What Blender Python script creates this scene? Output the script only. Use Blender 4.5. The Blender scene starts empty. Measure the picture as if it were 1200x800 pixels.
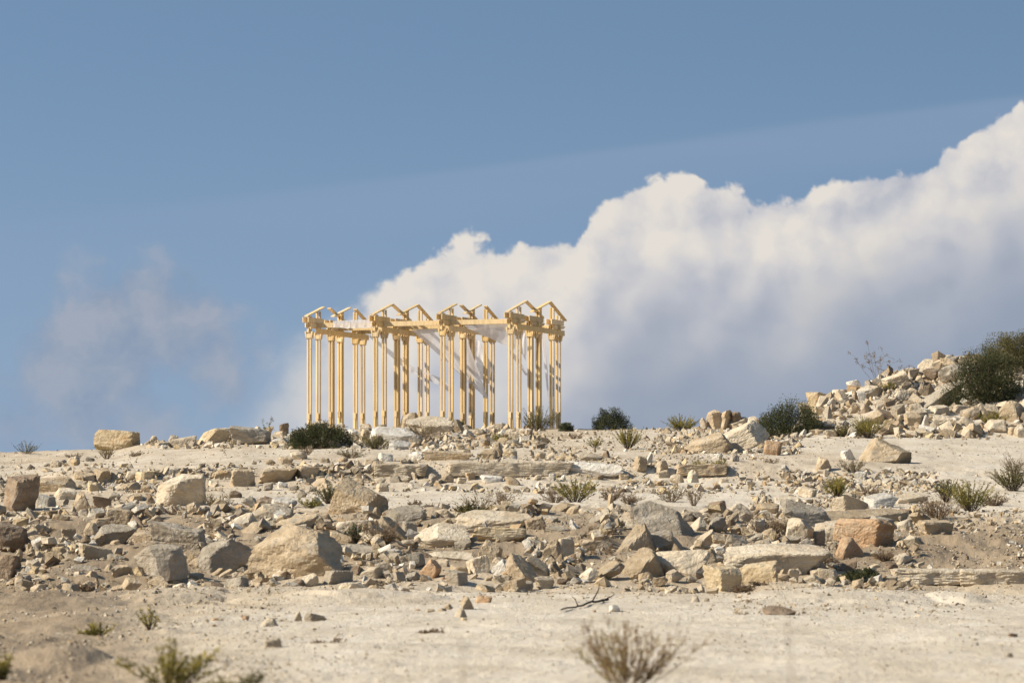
import bpy, math, random
import numpy as np
from mathutils import Vector, Matrix
R = math.radians
S = bpy.context.scene
COL = S.collection

# ------------------------------------------------------------------ camera
F = 4500.0            # focal length in units of the 1200-wide photograph's pixels (135 mm on 36 mm)
YH = 640.0            # row of the true horizon in the photograph (hidden behind the rising ground)
cam_d = bpy.data.cameras.new("camera")
cam = bpy.data.objects.new("camera", cam_d)
COL.objects.link(cam)
cam.location = (0, 0, 0)
cam.rotation_euler = (R(90), 0, 0)
cam_d.lens = 135.0
cam_d.sensor_width = 36.0
cam_d.shift_y = 0.2
cam_d.clip_start = 0.5
cam_d.clip_end = 20000
cam_d.dof.use_dof = True
cam_d.dof.focus_distance = 112.0
cam_d.dof.aperture_fstop = 2.7
S.camera = cam

# ------------------------------------------------------------------ sun and exposure
SUN_EL, SUN_AZ = R(35), math.atan2(-0.975, -0.20)      # azimuth measured from +Y towards +X
sun_dir = Vector((math.sin(SUN_AZ)*math.cos(SUN_EL), math.cos(SUN_AZ)*math.cos(SUN_EL), math.sin(SUN_EL)))
sl = bpy.data.lights.new("sun", 'SUN')
sl.energy = 5.0
sl.angle = R(0.5)
sl.color = (1.0, 0.915, 0.775)
so = bpy.data.objects.new("sun", sl)
COL.objects.link(so)
so.rotation_euler = sun_dir.to_track_quat('Z', 'Y').to_euler()
so.location = (-60, 40, 60)
S.view_settings.view_transform = 'Standard'
S.view_settings.look = 'None'
S.view_settings.exposure = 0.55
S.view_settings.gamma = 1
S.view_settings.use_curve_mapping = False
S.cycles.max_bounces = 6
S.cycles.diffuse_bounces = 3
S.cycles.transparent_max_bounces = 16
S.cycles.use_denoising = True

# ------------------------------------------------------------------ node helpers
class NT:
    def __init__(self, tree):
        self.t = tree; self.n = tree.nodes; self.l = tree.links
    def new(self, typ, **kw):
        nd = self.n.new(typ)
        for k, v in kw.items():
            if k.startswith('i_'):
                nd.inputs[k[2:].replace('_', ' ')].default_value = v
            else:
                setattr(nd, k, v)
        return nd
    def put(self, sock, v):
        if isinstance(v, (int, float)):
            sock.default_value = v
        elif isinstance(v, (tuple, list)):
            sock.default_value = tuple(v) if len(v) == len(sock.default_value) else (*v, 1.0)
        else:
            self.l.new(v, sock)
    def math(self, op, a, b=0.0, c=0.0, clamp=False):
        nd = self.n.new('ShaderNodeMath'); nd.operation = op; nd.use_clamp = clamp
        for i, v in enumerate((a, b, c)):
            self.put(nd.inputs[i], v)
        return nd.outputs[0]
    def vmath(self, op, a, b=(0, 0, 0), scale=None):
        nd = self.n.new('ShaderNodeVectorMath'); nd.operation = op
        self.put(nd.inputs[0], a); self.put(nd.inputs[1], b)
        if scale is not None: self.put(nd.inputs[3], scale)
        return nd.outputs[0]
    def mix(self, f, a, b, blend='MIX'):
        nd = self.n.new('ShaderNodeMix'); nd.data_type = 'RGBA'; nd.blend_type = blend
        nd.clamp_factor = True
        self.put(nd.inputs[0], f); self.put(nd.inputs[6], a); self.put(nd.inputs[7], b)
        return nd.outputs[2]
    def step(self, v, lo, hi, a=0.0, b=1.0, kind='SMOOTHSTEP'):
        nd = self.n.new('ShaderNodeMapRange'); nd.interpolation_type = kind
        self.put(nd.inputs[0], v)
        for i, x in ((1, lo), (2, hi), (3, a), (4, b)):
            self.put(nd.inputs[i], x)
        return nd.outputs[0]
    def noise(self, vec, scale=1.0, detail=4.0, rough=0.5, dim='3D', distortion=0.0, color=False):
        nd = self.n.new('ShaderNodeTexNoise'); nd.noise_dimensions = dim
        if vec is not None: self.l.new(vec, nd.inputs['Vector'])
        nd.inputs['Scale'].default_value = scale; nd.inputs['Detail'].default_value = detail
        nd.inputs['Roughness'].default_value = rough; nd.inputs['Distortion'].default_value = distortion
        return nd.outputs['Color' if color else 'Fac']
    def ramp(self, f, stops):
        nd = self.n.new('ShaderNodeValToRGB'); cr = nd.color_ramp
        while len(cr.elements) < len(stops): cr.elements.new(0.5)
        for e, (p, c) in zip(cr.elements, stops):
            e.position = p; e.color = (*c, 1.0) if len(c) == 3 else c
        self.put(nd.inputs[0], f)
        return nd.outputs[0]

# ------------------------------------------------------------------ world: Nishita sky with a bank of cumulus
def build_world():
    w = bpy.data.worlds.new("World"); S.world = w
    w.use_nodes = True
    w.node_tree.nodes.clear()
    T = NT(w.node_tree)
    tc = T.new('ShaderNodeTexCoord').outputs['Generated']
    sx = T.new('ShaderNodeSeparateXYZ'); T.l.new(tc, sx.inputs[0])
    X, Y, Z = sx.outputs
    hor = T.math('SQRT', T.math('ADD', T.math('MULTIPLY', X, X), T.math('MULTIPLY', Y, Y)))
    a = T.math('MULTIPLY', T.math('ARCTAN2', X, Y), 45.0)          # azimuth, 1 unit = 1/45 rad
    e = T.math('MULTIPLY', T.math('DIVIDE', Z, T.math('MAXIMUM', hor, 0.02)), 45.0)
    cb = T.new('ShaderNodeCombineXYZ'); T.l.new(a, cb.inputs[0]); T.l.new(e, cb.inputs[1])
    P = cb.outputs[0]
    # clear sky
    zz = T.math('ADD', T.math('MULTIPLY', T.math('MAXIMUM', Z, 0.0), 3.4), 0.27)
    cz = T.new('ShaderNodeCombineXYZ'); T.l.new(X, cz.inputs[0]); T.l.new(Y, cz.inputs[1]); T.l.new(zz, cz.inputs[2])
    sky = T.new('ShaderNodeTexSky'); sky.sky_type = 'NISHITA'; sky.sun_disc = False
    sky.sun_elevation = SUN_EL; sky.sun_rotation = SUN_AZ % (2*math.pi)
    sky.altitude = 300; sky.air_density = 1.0; sky.dust_density = 1.2; sky.ozone_density = 1.0
    T.l.new(T.vmath('NORMALIZE', cz.outputs[0]), sky.inputs[0])
    skyc = T.mix(1.0, sky.outputs[0], SKY_TINT, 'MULTIPLY')
    # distortion shared by all lookups
    dn = T.noise(P, 2.2, 5, 0.55, color=True)
    P1 = T.vmath('ADD', P, T.vmath('SCALE', T.vmath('SUBTRACT', dn, (0.5, 0.5, 0.5)), scale=0.34))
    def billow(vec, scale, detail, rough=0.5):
        v = T.new('ShaderNodeTexVoronoi', voronoi_dimensions='2D', feature='SMOOTH_F1')
        T.l.new(vec, v.inputs['Vector'])
        v.inputs['Scale'].default_value = scale; v.inputs['Detail'].default_value = detail
        v.inputs['Roughness'].default_value = rough; v.inputs['Lacunarity'].default_value = 2.1
        v.inputs['Smoothness'].default_value = 0.45
        d = v.outputs['Distance']
        return T.math('SUBTRACT', 0.75, d)
    fc = T.new('ShaderNodeFloatCurve')
    c = fc.mapping.curves[0]
    pts = [(150,560),(255,515),(290,474),(325,430),(372,384),(400,362),(430,335),(480,312),(525,275),(560,263),(600,266),(640,276),(662,276),(690,250),
           (720,226),(750,207),(795,198),(830,206),(862,212),(885,226),(905,224),(930,226),(960,214),(1000,196),(1040,184),(1080,174),(1110,160),
           (1150,142),(1200,128),(1300,120),(1500,190),(1750,330)]
    g = lambda px, py: ((px-100)/1700.0, (640-py)/640.0)
    c.points[0].location = (0, 0.0); c.points[1].location = (1, 0.3)
    for px, py in pts: c.points.new(*g(px, py))
    fc.mapping.update()
    T.put(fc.inputs['Value'], T.math('MULTIPLY', T.math('ADD', a, 5.0), 1/17.0, clamp=True))
    top = T.math('MULTIPLY', fc.outputs[0], 6.4)
    def relief(off):
        v = T.vmath('ADD', P1, off)
        b1 = billow(v, 0.5, 0)
        b2 = billow(v, 1.25, 4.0, 0.52)
        return T.math('ADD', T.math('MULTIPLY', b1, 0.85), T.math('MULTIPLY', b2, 0.75))
    H0 = relief((0, 0, 0))
    H1 = relief((-0.13, 0.11, 0))
    H2 = relief((-0.34, 0.30, 0))
    Pq = T.vmath('ADD', P, T.vmath('SCALE', T.vmath('SUBTRACT', T.noise(P, 1.1, 3, 0.45, color=True), (0.5, 0.5, 0.5)), scale=0.6))
    def smooth(off):
        v = T.vmath('ADD', Pq, off)
        return T.math('ADD', T.math('MULTIPLY', billow(v, 0.72, 1.6, 0.45), 0.9), T.math('MULTIPLY', billow(v, 2.1, 1.0, 0.4), 0.22))
    S0 = smooth((0, 0, 0)); S1 = smooth((-0.26, 0.22, 0))
    depth = T.math('SUBTRACT', top, e)                                     # how far below the cloud's top line
    edge = T.math('ADD', depth, T.math('MULTIPLY', T.math('SUBTRACT', H0, 0.40), 0.46))
    soft = T.noise(P, 0.9, 2, 0.5)
    lo = T.step(a, -3.4, -1.2, -0.55, -0.03)
    hi = T.step(a, -3.4, -1.2, 0.75, 0.07)
    mask = T.step(edge, lo, hi)
    mask = T.math('MULTIPLY', mask, T.step(a, -3.6, -1.5, 0.15, 1.0))
    mask = T.math('MULTIPLY', mask, T.step(a, 11.0, 16.0, 1.0, 0.0))
    mask = T.math('MULTIPLY', mask, T.step(e, 0.0, 1.6, 0.55, 1.0))
    # relief shading: how much lower the cloud surface is towards the sun
    rim = T.step(depth, 0.1, 1.7, 1.0, 0.18)
    fine = T.math('ADD', T.math('MULTIPLY', T.math('SUBTRACT', H0, H1), 0.55), T.math('MULTIPLY', T.math('SUBTRACT', H0, H2), 0.25))
    lit = T.math('ADD', T.math('MULTIPLY', T.math('SUBTRACT', S0, S1), 0.85), T.math('MULTIPLY', fine, rim))
    big = T.noise(P, 0.55, 3, 0.5)
    nearl = T.step(depth, 0.0, 2.8, 0.30, -0.22)
    leftl = T.step(a, -1.5, 6.0, 0.16, -0.06)
    val = T.math('ADD', T.math('ADD', T.math('ADD', lit, nearl), leftl), T.math('ADD', 0.50, T.math('MULTIPLY', T.math('SUBTRACT', big, 0.5), 0.9)))
    cloud = T.ramp(val, [(0.0, CL[0]), (0.35, CL[1]), (0.65, CL[2]), (1.0, CL[3])])
    base = T.step(T.math('ADD', depth, T.math('MULTIPLY', T.math('SUBTRACT', big, 0.5), 1.6)), T.step(a, -2.0, 2.6, 1.7, 0.65), T.step(a, -2.0, 2.6, 4.2, 2.7), 0.0, 0.94)
    cloud = T.mix(base, cloud, CL[4])
    # the fainter, softer cloud at the left and thin streaks high at the right
    faint = T.noise(P1, 0.62, 5, 0.52)
    dx = T.math('MULTIPLY', T.math('ADD', a, 4.75), 0.85); dy = T.math('MULTIPLY', T.math('SUBTRACT', e, 1.85), 1.0)
    rad = T.math('SQRT', T.math('ADD', T.math('MULTIPLY', dx, dx), T.math('MULTIPLY', dy, dy)))
    fm = T.step(T.math('ADD', T.math('SUBTRACT', faint, T.math('MULTIPLY', rad, 0.21)), T.math('MULTIPLY', T.math('SUBTRACT', H0, 0.4), 0.28)), 0.10, 0.40, 0.0, 0.86)
    lf = T.math('ADD', T.math('MULTIPLY', T.math('SUBTRACT', H0, H2), 0.75), 0.5)
    fcol = T.ramp(lf, [(0.2, CL[5]), (0.8, CL[6])])
    out = T.mix(fm, skyc, fcol)
    mp = T.new('ShaderNodeMapping'); T.l.new(P, mp.inputs[0]); mp.inputs['Rotation'].default_value = (0, 0, R(-9)); mp.inputs['Scale'].default_value = (0.16, 1.5, 1)
    cir = T.noise(mp.outputs[0], 1.0, 4, 0.5)
    tb = T.math('SUBTRACT', e, T.math('ADD', 4.46, T.math('MULTIPLY', T.math('SUBTRACT', a, 0.5), 0.125)))
    tb = T.math('ADD', tb, T.math('MULTIPLY', T.math('SUBTRACT', cir, 0.5), 0.25))
    cm = T.math('MULTIPLY', T.step(tb, -0.85, 0.0), T.step(tb, 0.0, 0.16, 1.0, 0.0))
    cm = T.math('MULTIPLY', cm, T.math('MULTIPLY', T.step(a, -5.5, 3.0, 0.06, 0.26), T.step(cir, 0.2, 0.7, 0.6, 1.0)))
    out = T.mix(cm, out, CL[7])
    # low haze over the horizon
    hz = T.step(e, 0.0, 6.2, 0.72, 0.0)
    out = T.mix(hz, out, CL[8])
    out = T.mix(mask, out, cloud)
    bg = T.new('ShaderNodeBackground'); bg.inputs['Strength'].default_value = SKY_STRENGTH
    T.l.new(out, bg.inputs['Color'])
    o = T.new('ShaderNodeOutputWorld'); T.l.new(bg.outputs[0], o.inputs[0])
    w.cycles.sampling_method = 'MANUAL'; w.cycles.sample_map_resolution = 1024

SKY_STRENGTH = 0.10
SKY_TINT = (1.20, 1.24, 1.13)
def _c(r, g, b):       # an sRGB colour as the world's radiance before exposure and strength
    f = lambda v: (v/255/12.92 if v/255 <= .04045 else ((v/255+.055)/1.055)**2.4) / (2**S.view_settings.exposure) / SKY_STRENGTH
    return (f(r), f(g), f(b))
CL = [_c(170,175,188), _c(191,193,201), _c(210,208,209), _c(228,222,214), _c(148,160,179), _c(128,144,168), _c(176,176,184), _c(164,178,200), _c(146,163,186)]
build_world()
# ------------------------------------------------------------------ small numpy toolbox
rng = np.random.default_rng(11)
def _hash(ix, iy, iz, seed):
    h = (ix.astype(np.int64)*374761393 + iy.astype(np.int64)*668265263 + iz.astype(np.int64)*2147483647 + seed*974711) & 0x7fffffff
    h = ((h ^ (h >> 13))*1274126177) & 0x7fffffff
    return ((h ^ (h >> 16)) & 0xffff)/32767.5 - 1.0
def vnoise(p, seed=0):
    """smooth value noise in [-1, 1]; p is (n, 3)"""
    i = np.floor(p); f = p - i; i = i.astype(np.int64)
    f = f*f*f*(f*(f*6-15)+10)
    out = 0
    for dx in (0, 1):
        wx = f[:, 0] if dx else 1-f[:, 0]
        for dy in (0, 1):
            wy = f[:, 1] if dy else 1-f[:, 1]
            for dz in (0, 1):
                wz = f[:, 2] if dz else 1-f[:, 2]
                out = out + wx*wy*wz*_hash(i[:, 0]+dx, i[:, 1]+dy, i[:, 2]+dz, seed)
    return out
def fbm(p, octaves=4, gain=0.5, seed=0):
    s, a, tot = 0, 1.0, 0
    for k in range(octaves):
        s = s + a*vnoise(p*(2.03**k) + 7.1*k, seed+k); tot += a; a *= gain
    return s/tot
def fbm2(x, y, scale, octaves=4, gain=0.5, seed=0):
    p = np.stack([np.asarray(x, float)*scale, np.asarray(y, float)*scale, np.zeros_like(np.asarray(x, float))], -1).reshape(-1, 3)
    return fbm(p, octaves, gain, seed).reshape(np.shape(x))

def mk_mesh(name, V, Fc, mat=None, parent=None, flat=True, col=None, top=True):
    """V (n,3), Fc (m,k) with one k; links ONE mesh object"""
    V = np.asarray(V, np.float32); Fc = np.asarray(Fc, np.int32)
    me = bpy.data.meshes.new(name)
    me.vertices.add(len(V)); me.vertices.foreach_set('co', V.ravel())
    k = Fc.shape[1]
    me.loops.add(Fc.size); me.loops.foreach_set('vertex_index', Fc.ravel())
    me.polygons.add(len(Fc)); me.polygons.foreach_set('loop_start', np.arange(0, Fc.size, k, dtype=np.int32))
    me.update(calc_edges=True)
    if flat: me.shade_flat()
    else: me.shade_smooth()
    if col is not None:
        at = me.attributes.new('tone', 'FLOAT_COLOR', 'POINT')
        c = np.ones((len(V), 4), np.float32); c[:, :col.shape[1]] = col
        at.data.foreach_set('color', c.ravel())
    if mat: me.materials.append(mat)
    o = bpy.data.objects.new(name, me); COL.objects.link(o)
    if parent is not None: o.parent = parent
    return o

def tag(o, label=None, cat=None, group=None, kind=None):
    if label: o['label'] = label
    if cat: o['category'] = cat
    if group: o['group'] = group
    if kind: o['kind'] = kind
    return o
def empty(name, loc, label, cat, group=None):
    o = bpy.data.objects.new(name, None); COL.objects.link(o)
    o.location = loc; o.empty_display_size = 0.2
    return tag(o, label, cat, group)

def ico(level):
    import bmesh
    bm = bmesh.new(); bmesh.ops.create_icosphere(bm, subdivisions=level, radius=1.0)
    V = np.array([v.co[:] for v in bm.verts]); Fc = np.array([[v.index for v in f.verts] for f in bm.faces])
    bm.free(); return V, Fc
ICO = {k: ico(k) for k in (2, 3, 4, 5)}

class MB:
    """collects boxes, planks and tubes into one mesh (quads)"""
    def __init__(self): self.V = []; self.F = []; self.n = 0
    def add(self, V, Fc):
        V = np.asarray(V, float); self.V.append(V); self.F.append(np.asarray(Fc)+self.n); self.n += len(V)
    def hexa(self, c8):
        self.add(c8, [[0,3,2,1],[4,5,6,7],[0,1,5,4],[1,2,6,5],[2,3,7,6],[3,0,4,7]])
    def box(self, x0, x1, y0, y1, z0, z1):
        self.hexa([(x0,y0,z0),(x1,y0,z0),(x1,y1,z0),(x0,y1,z0),(x0,y0,z1),(x1,y0,z1),(x1,y1,z1),(x0,y1,z1)])
    def tube(self, pts, rad, k=4):
        pts = np.asarray(pts, float); n = len(pts)
        rad = np.broadcast_to(np.asarray(rad, float), (n,))
        t = np.gradient(pts, axis=0); t /= np.linalg.norm(t, axis=1, keepdims=True)+1e-9
        ref = np.array([0.31, 0.87, 0.38]); a = np.cross(t, ref); a /= np.linalg.norm(a, axis=1, keepdims=True)+1e-9
        b = np.cross(t, a)
        an = np.arange(k)*2*np.pi/k
        V = pts[:, None] + rad[:, None, None]*(np.cos(an)[None, :, None]*a[:, None] + np.sin(an)[None, :, None]*b[:, None])
        Fc = []
        for i in range(n-1):
            for j in range(k):
                Fc.append([i*k+j, i*k+(j+1) % k, (i+1)*k+(j+1) % k, (i+1)*k+j])
        self.add(V.reshape(-1, 3), Fc)
    def build(self, name, mat, parent=None, xf=None, flat=True, col=None):
        V = np.concatenate(self.V); Fc = np.concatenate(self.F)
        if xf is not None: V = xf(V)
        return mk_mesh(name, V, Fc, mat, parent, flat, col)
def bevel(o, w=0.008, seg=2):
    m = o.modifiers.new('bevel', 'BEVEL'); m.width = w; m.segments = seg; m.limit_method = 'ANGLE'
    return o

# ------------------------------------------------------------------ terrain as a function: height of the quarry floor at (x, y)
#   columns give, for a bearing, the row at which each distance is seen; heights follow from them
DS = [8, 20, 34, 50, 66, 75, 79, 84, 88, 100, 112, 117, 117.7, 128, 140, 146, 152, 160, 168, 176]
PROF = {
 -60: [1500, 968, 812, 752, 716, 700, 676, 648, 622, 602, 586, 574, 566, 556, 547, 541, 537, 533, 531.5, 532],
   0: [1500, 966, 810, 748, 712, 697, 672, 645, 620, 599, 582, 572, 562, 553, 545, 540, 536, 532, 530.5, 531],
 110: [1500, 964, 806, 744, 709, 694, 668, 640, 614, 595, 580, 567, 555, 546, 540, 536, 533, 529, 527.5, 528],
 190: [1500, 962, 804, 742, 707, 693, 668, 637, 610, 593, 578, 565, 551, 541, 532, 528, 524, 520, 519, 520],
 290: [1500, 960, 802, 740, 706, 692, 666, 632, 606, 590, 577, 563, 548, 536, 526, 521, 517, 512, 510, 511],
 430: [1500, 960, 800, 738, 704, 690, 664, 629, 603, 588, 576, 561, 545, 533, 522, 516, 511, 506, 504, 505],
 600: [1500, 960, 800, 737, 703, 690, 664, 628, 602, 588, 575, 561, 543, 531, 520, 514, 509, 505.5, 504, 505.5],
 760: [1500, 960, 800, 737, 703, 690, 665, 629, 603, 588, 574, 561, 545, 530, 518, 512, 507, 504, 503, 505],
 930: [1500, 960, 800, 737, 703, 690, 666, 634, 610, 590, 572, 559, 549, 530, 514, 509, 506, 504, 503, 505],
 985: [1500, 960, 800, 737, 703, 691, 667, 636, 613, 591, 570, 557, 549, 530, 512, 489, 467, 464, 466, 470],
1060: [1500, 960, 800, 737, 705, 691, 667, 638, 616, 592, 569, 556, 551, 532, 512, 478, 444, 436, 440, 446],
1130: [1500, 960, 800, 737, 707, 692, 668, 640, 618, 592, 567, 556, 552, 534, 512, 470, 430, 424, 428, 434],
1200: [1500, 960, 800, 737, 708, 692, 668, 640, 618, 591, 566, 556, 553, 535, 513, 468, 420, 412, 415, 420],
1280: [1500, 960, 800, 737, 708, 692, 668, 640, 618, 591, 566, 556, 553, 535, 513, 466, 416, 404, 406, 410],
}
PC = np.array(sorted(PROF)); PR = np.array([PROF[k] for k in PC], float); DSA = np.array(DS, float)
ZR = (YH-PR)/F*DSA[None, :]
def z_base(px, d):
    px = np.asarray(px, float); d = np.asarray(d, float)
    pc = np.clip(px, PC[0], PC[-1]-1e-6); dd = np.clip(d, DSA[0], DSA[-1]-1e-6)
    i = np.clip(np.searchsorted(PC, pc, side='right')-1, 0, len(PC)-2); j = np.clip(np.searchsorted(DSA, dd, side='right')-1, 0, len(DS)-2)
    u = (pc-PC[i])/(PC[i+1]-PC[i]); v = (dd-DSA[j])/(DSA[j+1]-DSA[j])
    u = u*u*(3-2*u)
    z = (1-u)*((1-v)*ZR[i, j]+v*ZR[i, j+1]) + u*((1-v)*ZR[i+1, j]+v*ZR[i+1, j+1])
    far = np.maximum(d-DSA[-1], 0)
    z = np.maximum(z-0.16*far-0.01*far**1.3, -7.0)
    return np.where(d < DSA[0], np.minimum(z, -1.53), z)
def z_ground(x, y):
    """with the lumps and ruts"""
    x = np.asarray(x, float); y = np.asarray(y, float)
    d = np.maximum(y, 1.0); px = 600+F*x/d
    z = z_base(px, d)
    bank = np.exp(-((d-84)/9.0)**2)
    heap = np.clip((z_base(px, d)-z_base(px*0+850, d)-0.4)/1.0, 0, 1)*(d > 138)
    step = np.exp(-((d-117)/5.0)**2)
    crest = np.exp(-((d-160)/10.0)**2)*np.clip((700-px)/60, 0, 1)
    left = np.clip((330-px)/200, 0, 1)*np.clip((90-d)/15, 0, 1)
    amp = 0.05+0.20*bank+0.25*heap+0.10*step+0.12*crest+0.05*left
    n = fbm2(x, y*0.75, 0.55, 4, 0.5, 3)
    z = z+amp*n
    # rounded dirt hummocks low at the left, smooth wheel-worn sheet at the right
    hum = np.clip(fbm2(x+9, y*0.42, 0.42, 2, 0.5, 17), 0, 1)
    z = z+0.20*left*hum*np.clip((80-d)/12, 0, 1)
    for hx, hd, rx, ry, hh in HUMMOCK:
        q = ((x-hx)/rx)**2+((y-hd)/ry)**2
        z = z+hh*np.clip(1-q+0.35*fbm2(x, y*0.5, 1.3, 3, 0.5, 61), 0, 1.1)**0.8
    fine = fbm2(x, y*0.8, 3.1, 4, 0.55, 29)
    z = z+(0.024+0.045*np.clip(bank+heap+0.6*left+0.5*step, 0, 1))*fine
    # low strata: cracked ledges where thin beds break off
    for (x0, x1, dd, hh, wob) in LEDGE:
        m = np.clip((x-x0)/0.6, 0, 1)*np.clip((x1-x)/0.6, 0, 1)
        e = dd+wob*fbm2(x, x*0, 1.1, 3, 0.55, int(dd*7))
        z = z+hh*m*np.clip((y-e)/0.10, 0, 1)*np.clip(1-(y-e-0.5)/5.0, 0, 1)
    return z
def at(px, d):
    x = (px-600)/F*d
    return np.array([x, d, float(z_ground(np.array([x]), np.array([d]))[0])])
def dist_at(px, py):
    """distance at which the bare slope is first seen on bearing px, row py"""
    d = np.linspace(20, 172, 900)
    rows = YH-F*z_base(np.full_like(d, px), d)/d
    k = np.nonzero(rows <= py)[0]
    return float(d[k[0]]) if len(k) else 166.0
def xd(px, d): return (px-600)/F*d
HUMMOCK = [(xd(60, 40), 39.5, 0.75, 2.6, 0.20), (xd(205, 69), 69, 0.95, 3.2, 0.16), (xd(310, 71), 71, 1.5, 3.0, 0.13),
           (xd(1122, 68), 68, 0.55, 2.2, 0.17), (xd(60, 66), 66, 1.5, 4.0, 0.18), (xd(90, 56), 56, 1.3, 5.0, 0.14), (xd(985, 70), 69, 1.9, 3.5, 0.14), (xd(400, 67), 67, 2.0, 2.5, 0.12)]
LEDGE = [(xd(225, 44), xd(345, 44), 44.2, 0.045, 0.5), (xd(1000, 84), xd(1290, 84), 84, 0.12, 0.8), (xd(1060, 91), xd(1290, 91), 91, 0.10, 0.8),
         (xd(330, 66), xd(480, 66), 66.2, 0.07, 0.8), (xd(150, 50), xd(260, 50), 50.0, 0.05, 0.6), (xd(540, 52), xd(700, 52), 51.5, 0.03, 0.6), (xd(40, 117), xd(120, 117), 116.0, 0.18, 0.4),
         (xd(960, 49), xd(1120, 49), 49, 0.03, 0.7), (xd(870, 64), xd(1090, 64), 64.0, 0.06, 0.8)]

# ------------------------------------------------------------------ materials
def new_mat(name):
    m = bpy.data.materials.new(name); m.use_nodes = True
    T = NT(m.node_tree); T.n.clear()
    out = T.new('ShaderNodeOutputMaterial'); p = T.new('ShaderNodeBsdfPrincipled')
    p.inputs['Roughness'].default_value = 0.9; p.inputs['Specular IOR Level'].default_value = 0.2
    T.l.new(p.outputs[0], out.inputs[0])
    return m, T, p, out
def bump(T, p, h, strength=0.5, dist=0.05):
    b = T.new('ShaderNodeBump'); b.inputs['Strength'].default_value = strength; b.inputs['Distance'].default_value = dist
    T.l.new(h, b.inputs['Height']); T.l.new(b.outputs[0], p.inputs['Normal'])
def mat_ground():
    m, T, p, _ = new_mat('quarry_ground')
    g = T.new('ShaderNodeNewGeometry').outputs['Position']
    mp = T.new('ShaderNodeMapping'); T.l.new(g, mp.inputs[0]); mp.inputs['Scale'].default_value = (1, 0.3, 1)
    v = mp.outputs[0]
    big = T.noise(v, 0.16, 4, 0.55); mid = T.noise(v, 0.9, 6, 0.6); fine = T.noise(v, 9.0, 5, 0.65); grit = T.noise(v, 38.0, 3, 0.7)
    at_ = T.new('ShaderNodeAttribute', attribute_name='tone')
    sp = T.new('ShaderNodeSeparateColor'); T.l.new(at_.outputs['Color'], sp.inputs[0])
    pale = T.ramp(mid, [(0.25, (0.42, 0.355, 0.265)), (0.5, (0.535, 0.465, 0.365)), (0.75, (0.63, 0.565, 0.465))])
    tan = T.ramp(mid, [(0.25, (0.33, 0.25, 0.16)), (0.5, (0.435, 0.345, 0.235)), (0.75, (0.53, 0.44, 0.32))])
    dirt = T.ramp(mid, [(0.25, (0.185, 0.135, 0.085)), (0.5, (0.27, 0.205, 0.135)), (0.75, (0.36, 0.28, 0.19))])
    bf = T.math('ADD', sp.outputs[0], T.math('MULTIPLY', T.math('SUBTRACT', big, 0.5), 1.1))
    c = T.mix(T.step(bf, 0.25, 0.75), tan, pale)
    df = T.math('ADD', sp.outputs[1], T.math('MULTIPLY', T.math('SUBTRACT', mid, 0.5), 0.9))
    c = T.mix(T.step(df, 0.25, 0.8), c, dirt)
    c = T.mix(T.step(fine, 0.50, 0.72, 0.0, 0.42), c, (0.30, 0.215, 0.13))
    c = T.mix(T.step(grit, 0.58, 0.72, 0.0, 0.45), c, (0.66, 0.58, 0.46))
    T.l.new(c, p.inputs['Base Color'])
    h = T.math('ADD', T.math('MULTIPLY', fine, 0.6), T.math('MULTIPLY', grit, 0.35))
    bump(T, p, h, 0.75, 0.07)
    return m
TONES = {   # dark, mid, light of the bare stone
 'cream':  ((0.386, 0.305, 0.208), (0.514, 0.430, 0.312), (0.627, 0.553, 0.440)),
 'tan':    ((0.295, 0.218, 0.133), (0.421, 0.328, 0.215), (0.532, 0.439, 0.314)),
 'yellow': ((0.375, 0.278, 0.161), (0.494, 0.388, 0.243), (0.596, 0.508, 0.362)),
 'orange': ((0.335, 0.193, 0.100), (0.443, 0.294, 0.173), (0.556, 0.427, 0.289)),
 'grey':   ((0.243, 0.199, 0.142), (0.352, 0.300, 0.227), (0.472, 0.415, 0.334)),
 'white':  ((0.472, 0.420, 0.342), (0.602, 0.553, 0.472), (0.713, 0.673, 0.599)),
 'brown':  ((0.152, 0.107, 0.069), (0.241, 0.177, 0.120), (0.341, 0.269, 0.191)),
 'bluegrey_shade': ((0.214, 0.198, 0.169), (0.305, 0.285, 0.249), (0.420, 0.396, 0.347)),  # darker grey, with the shade of the upright brown block put into the colour
}
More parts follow.
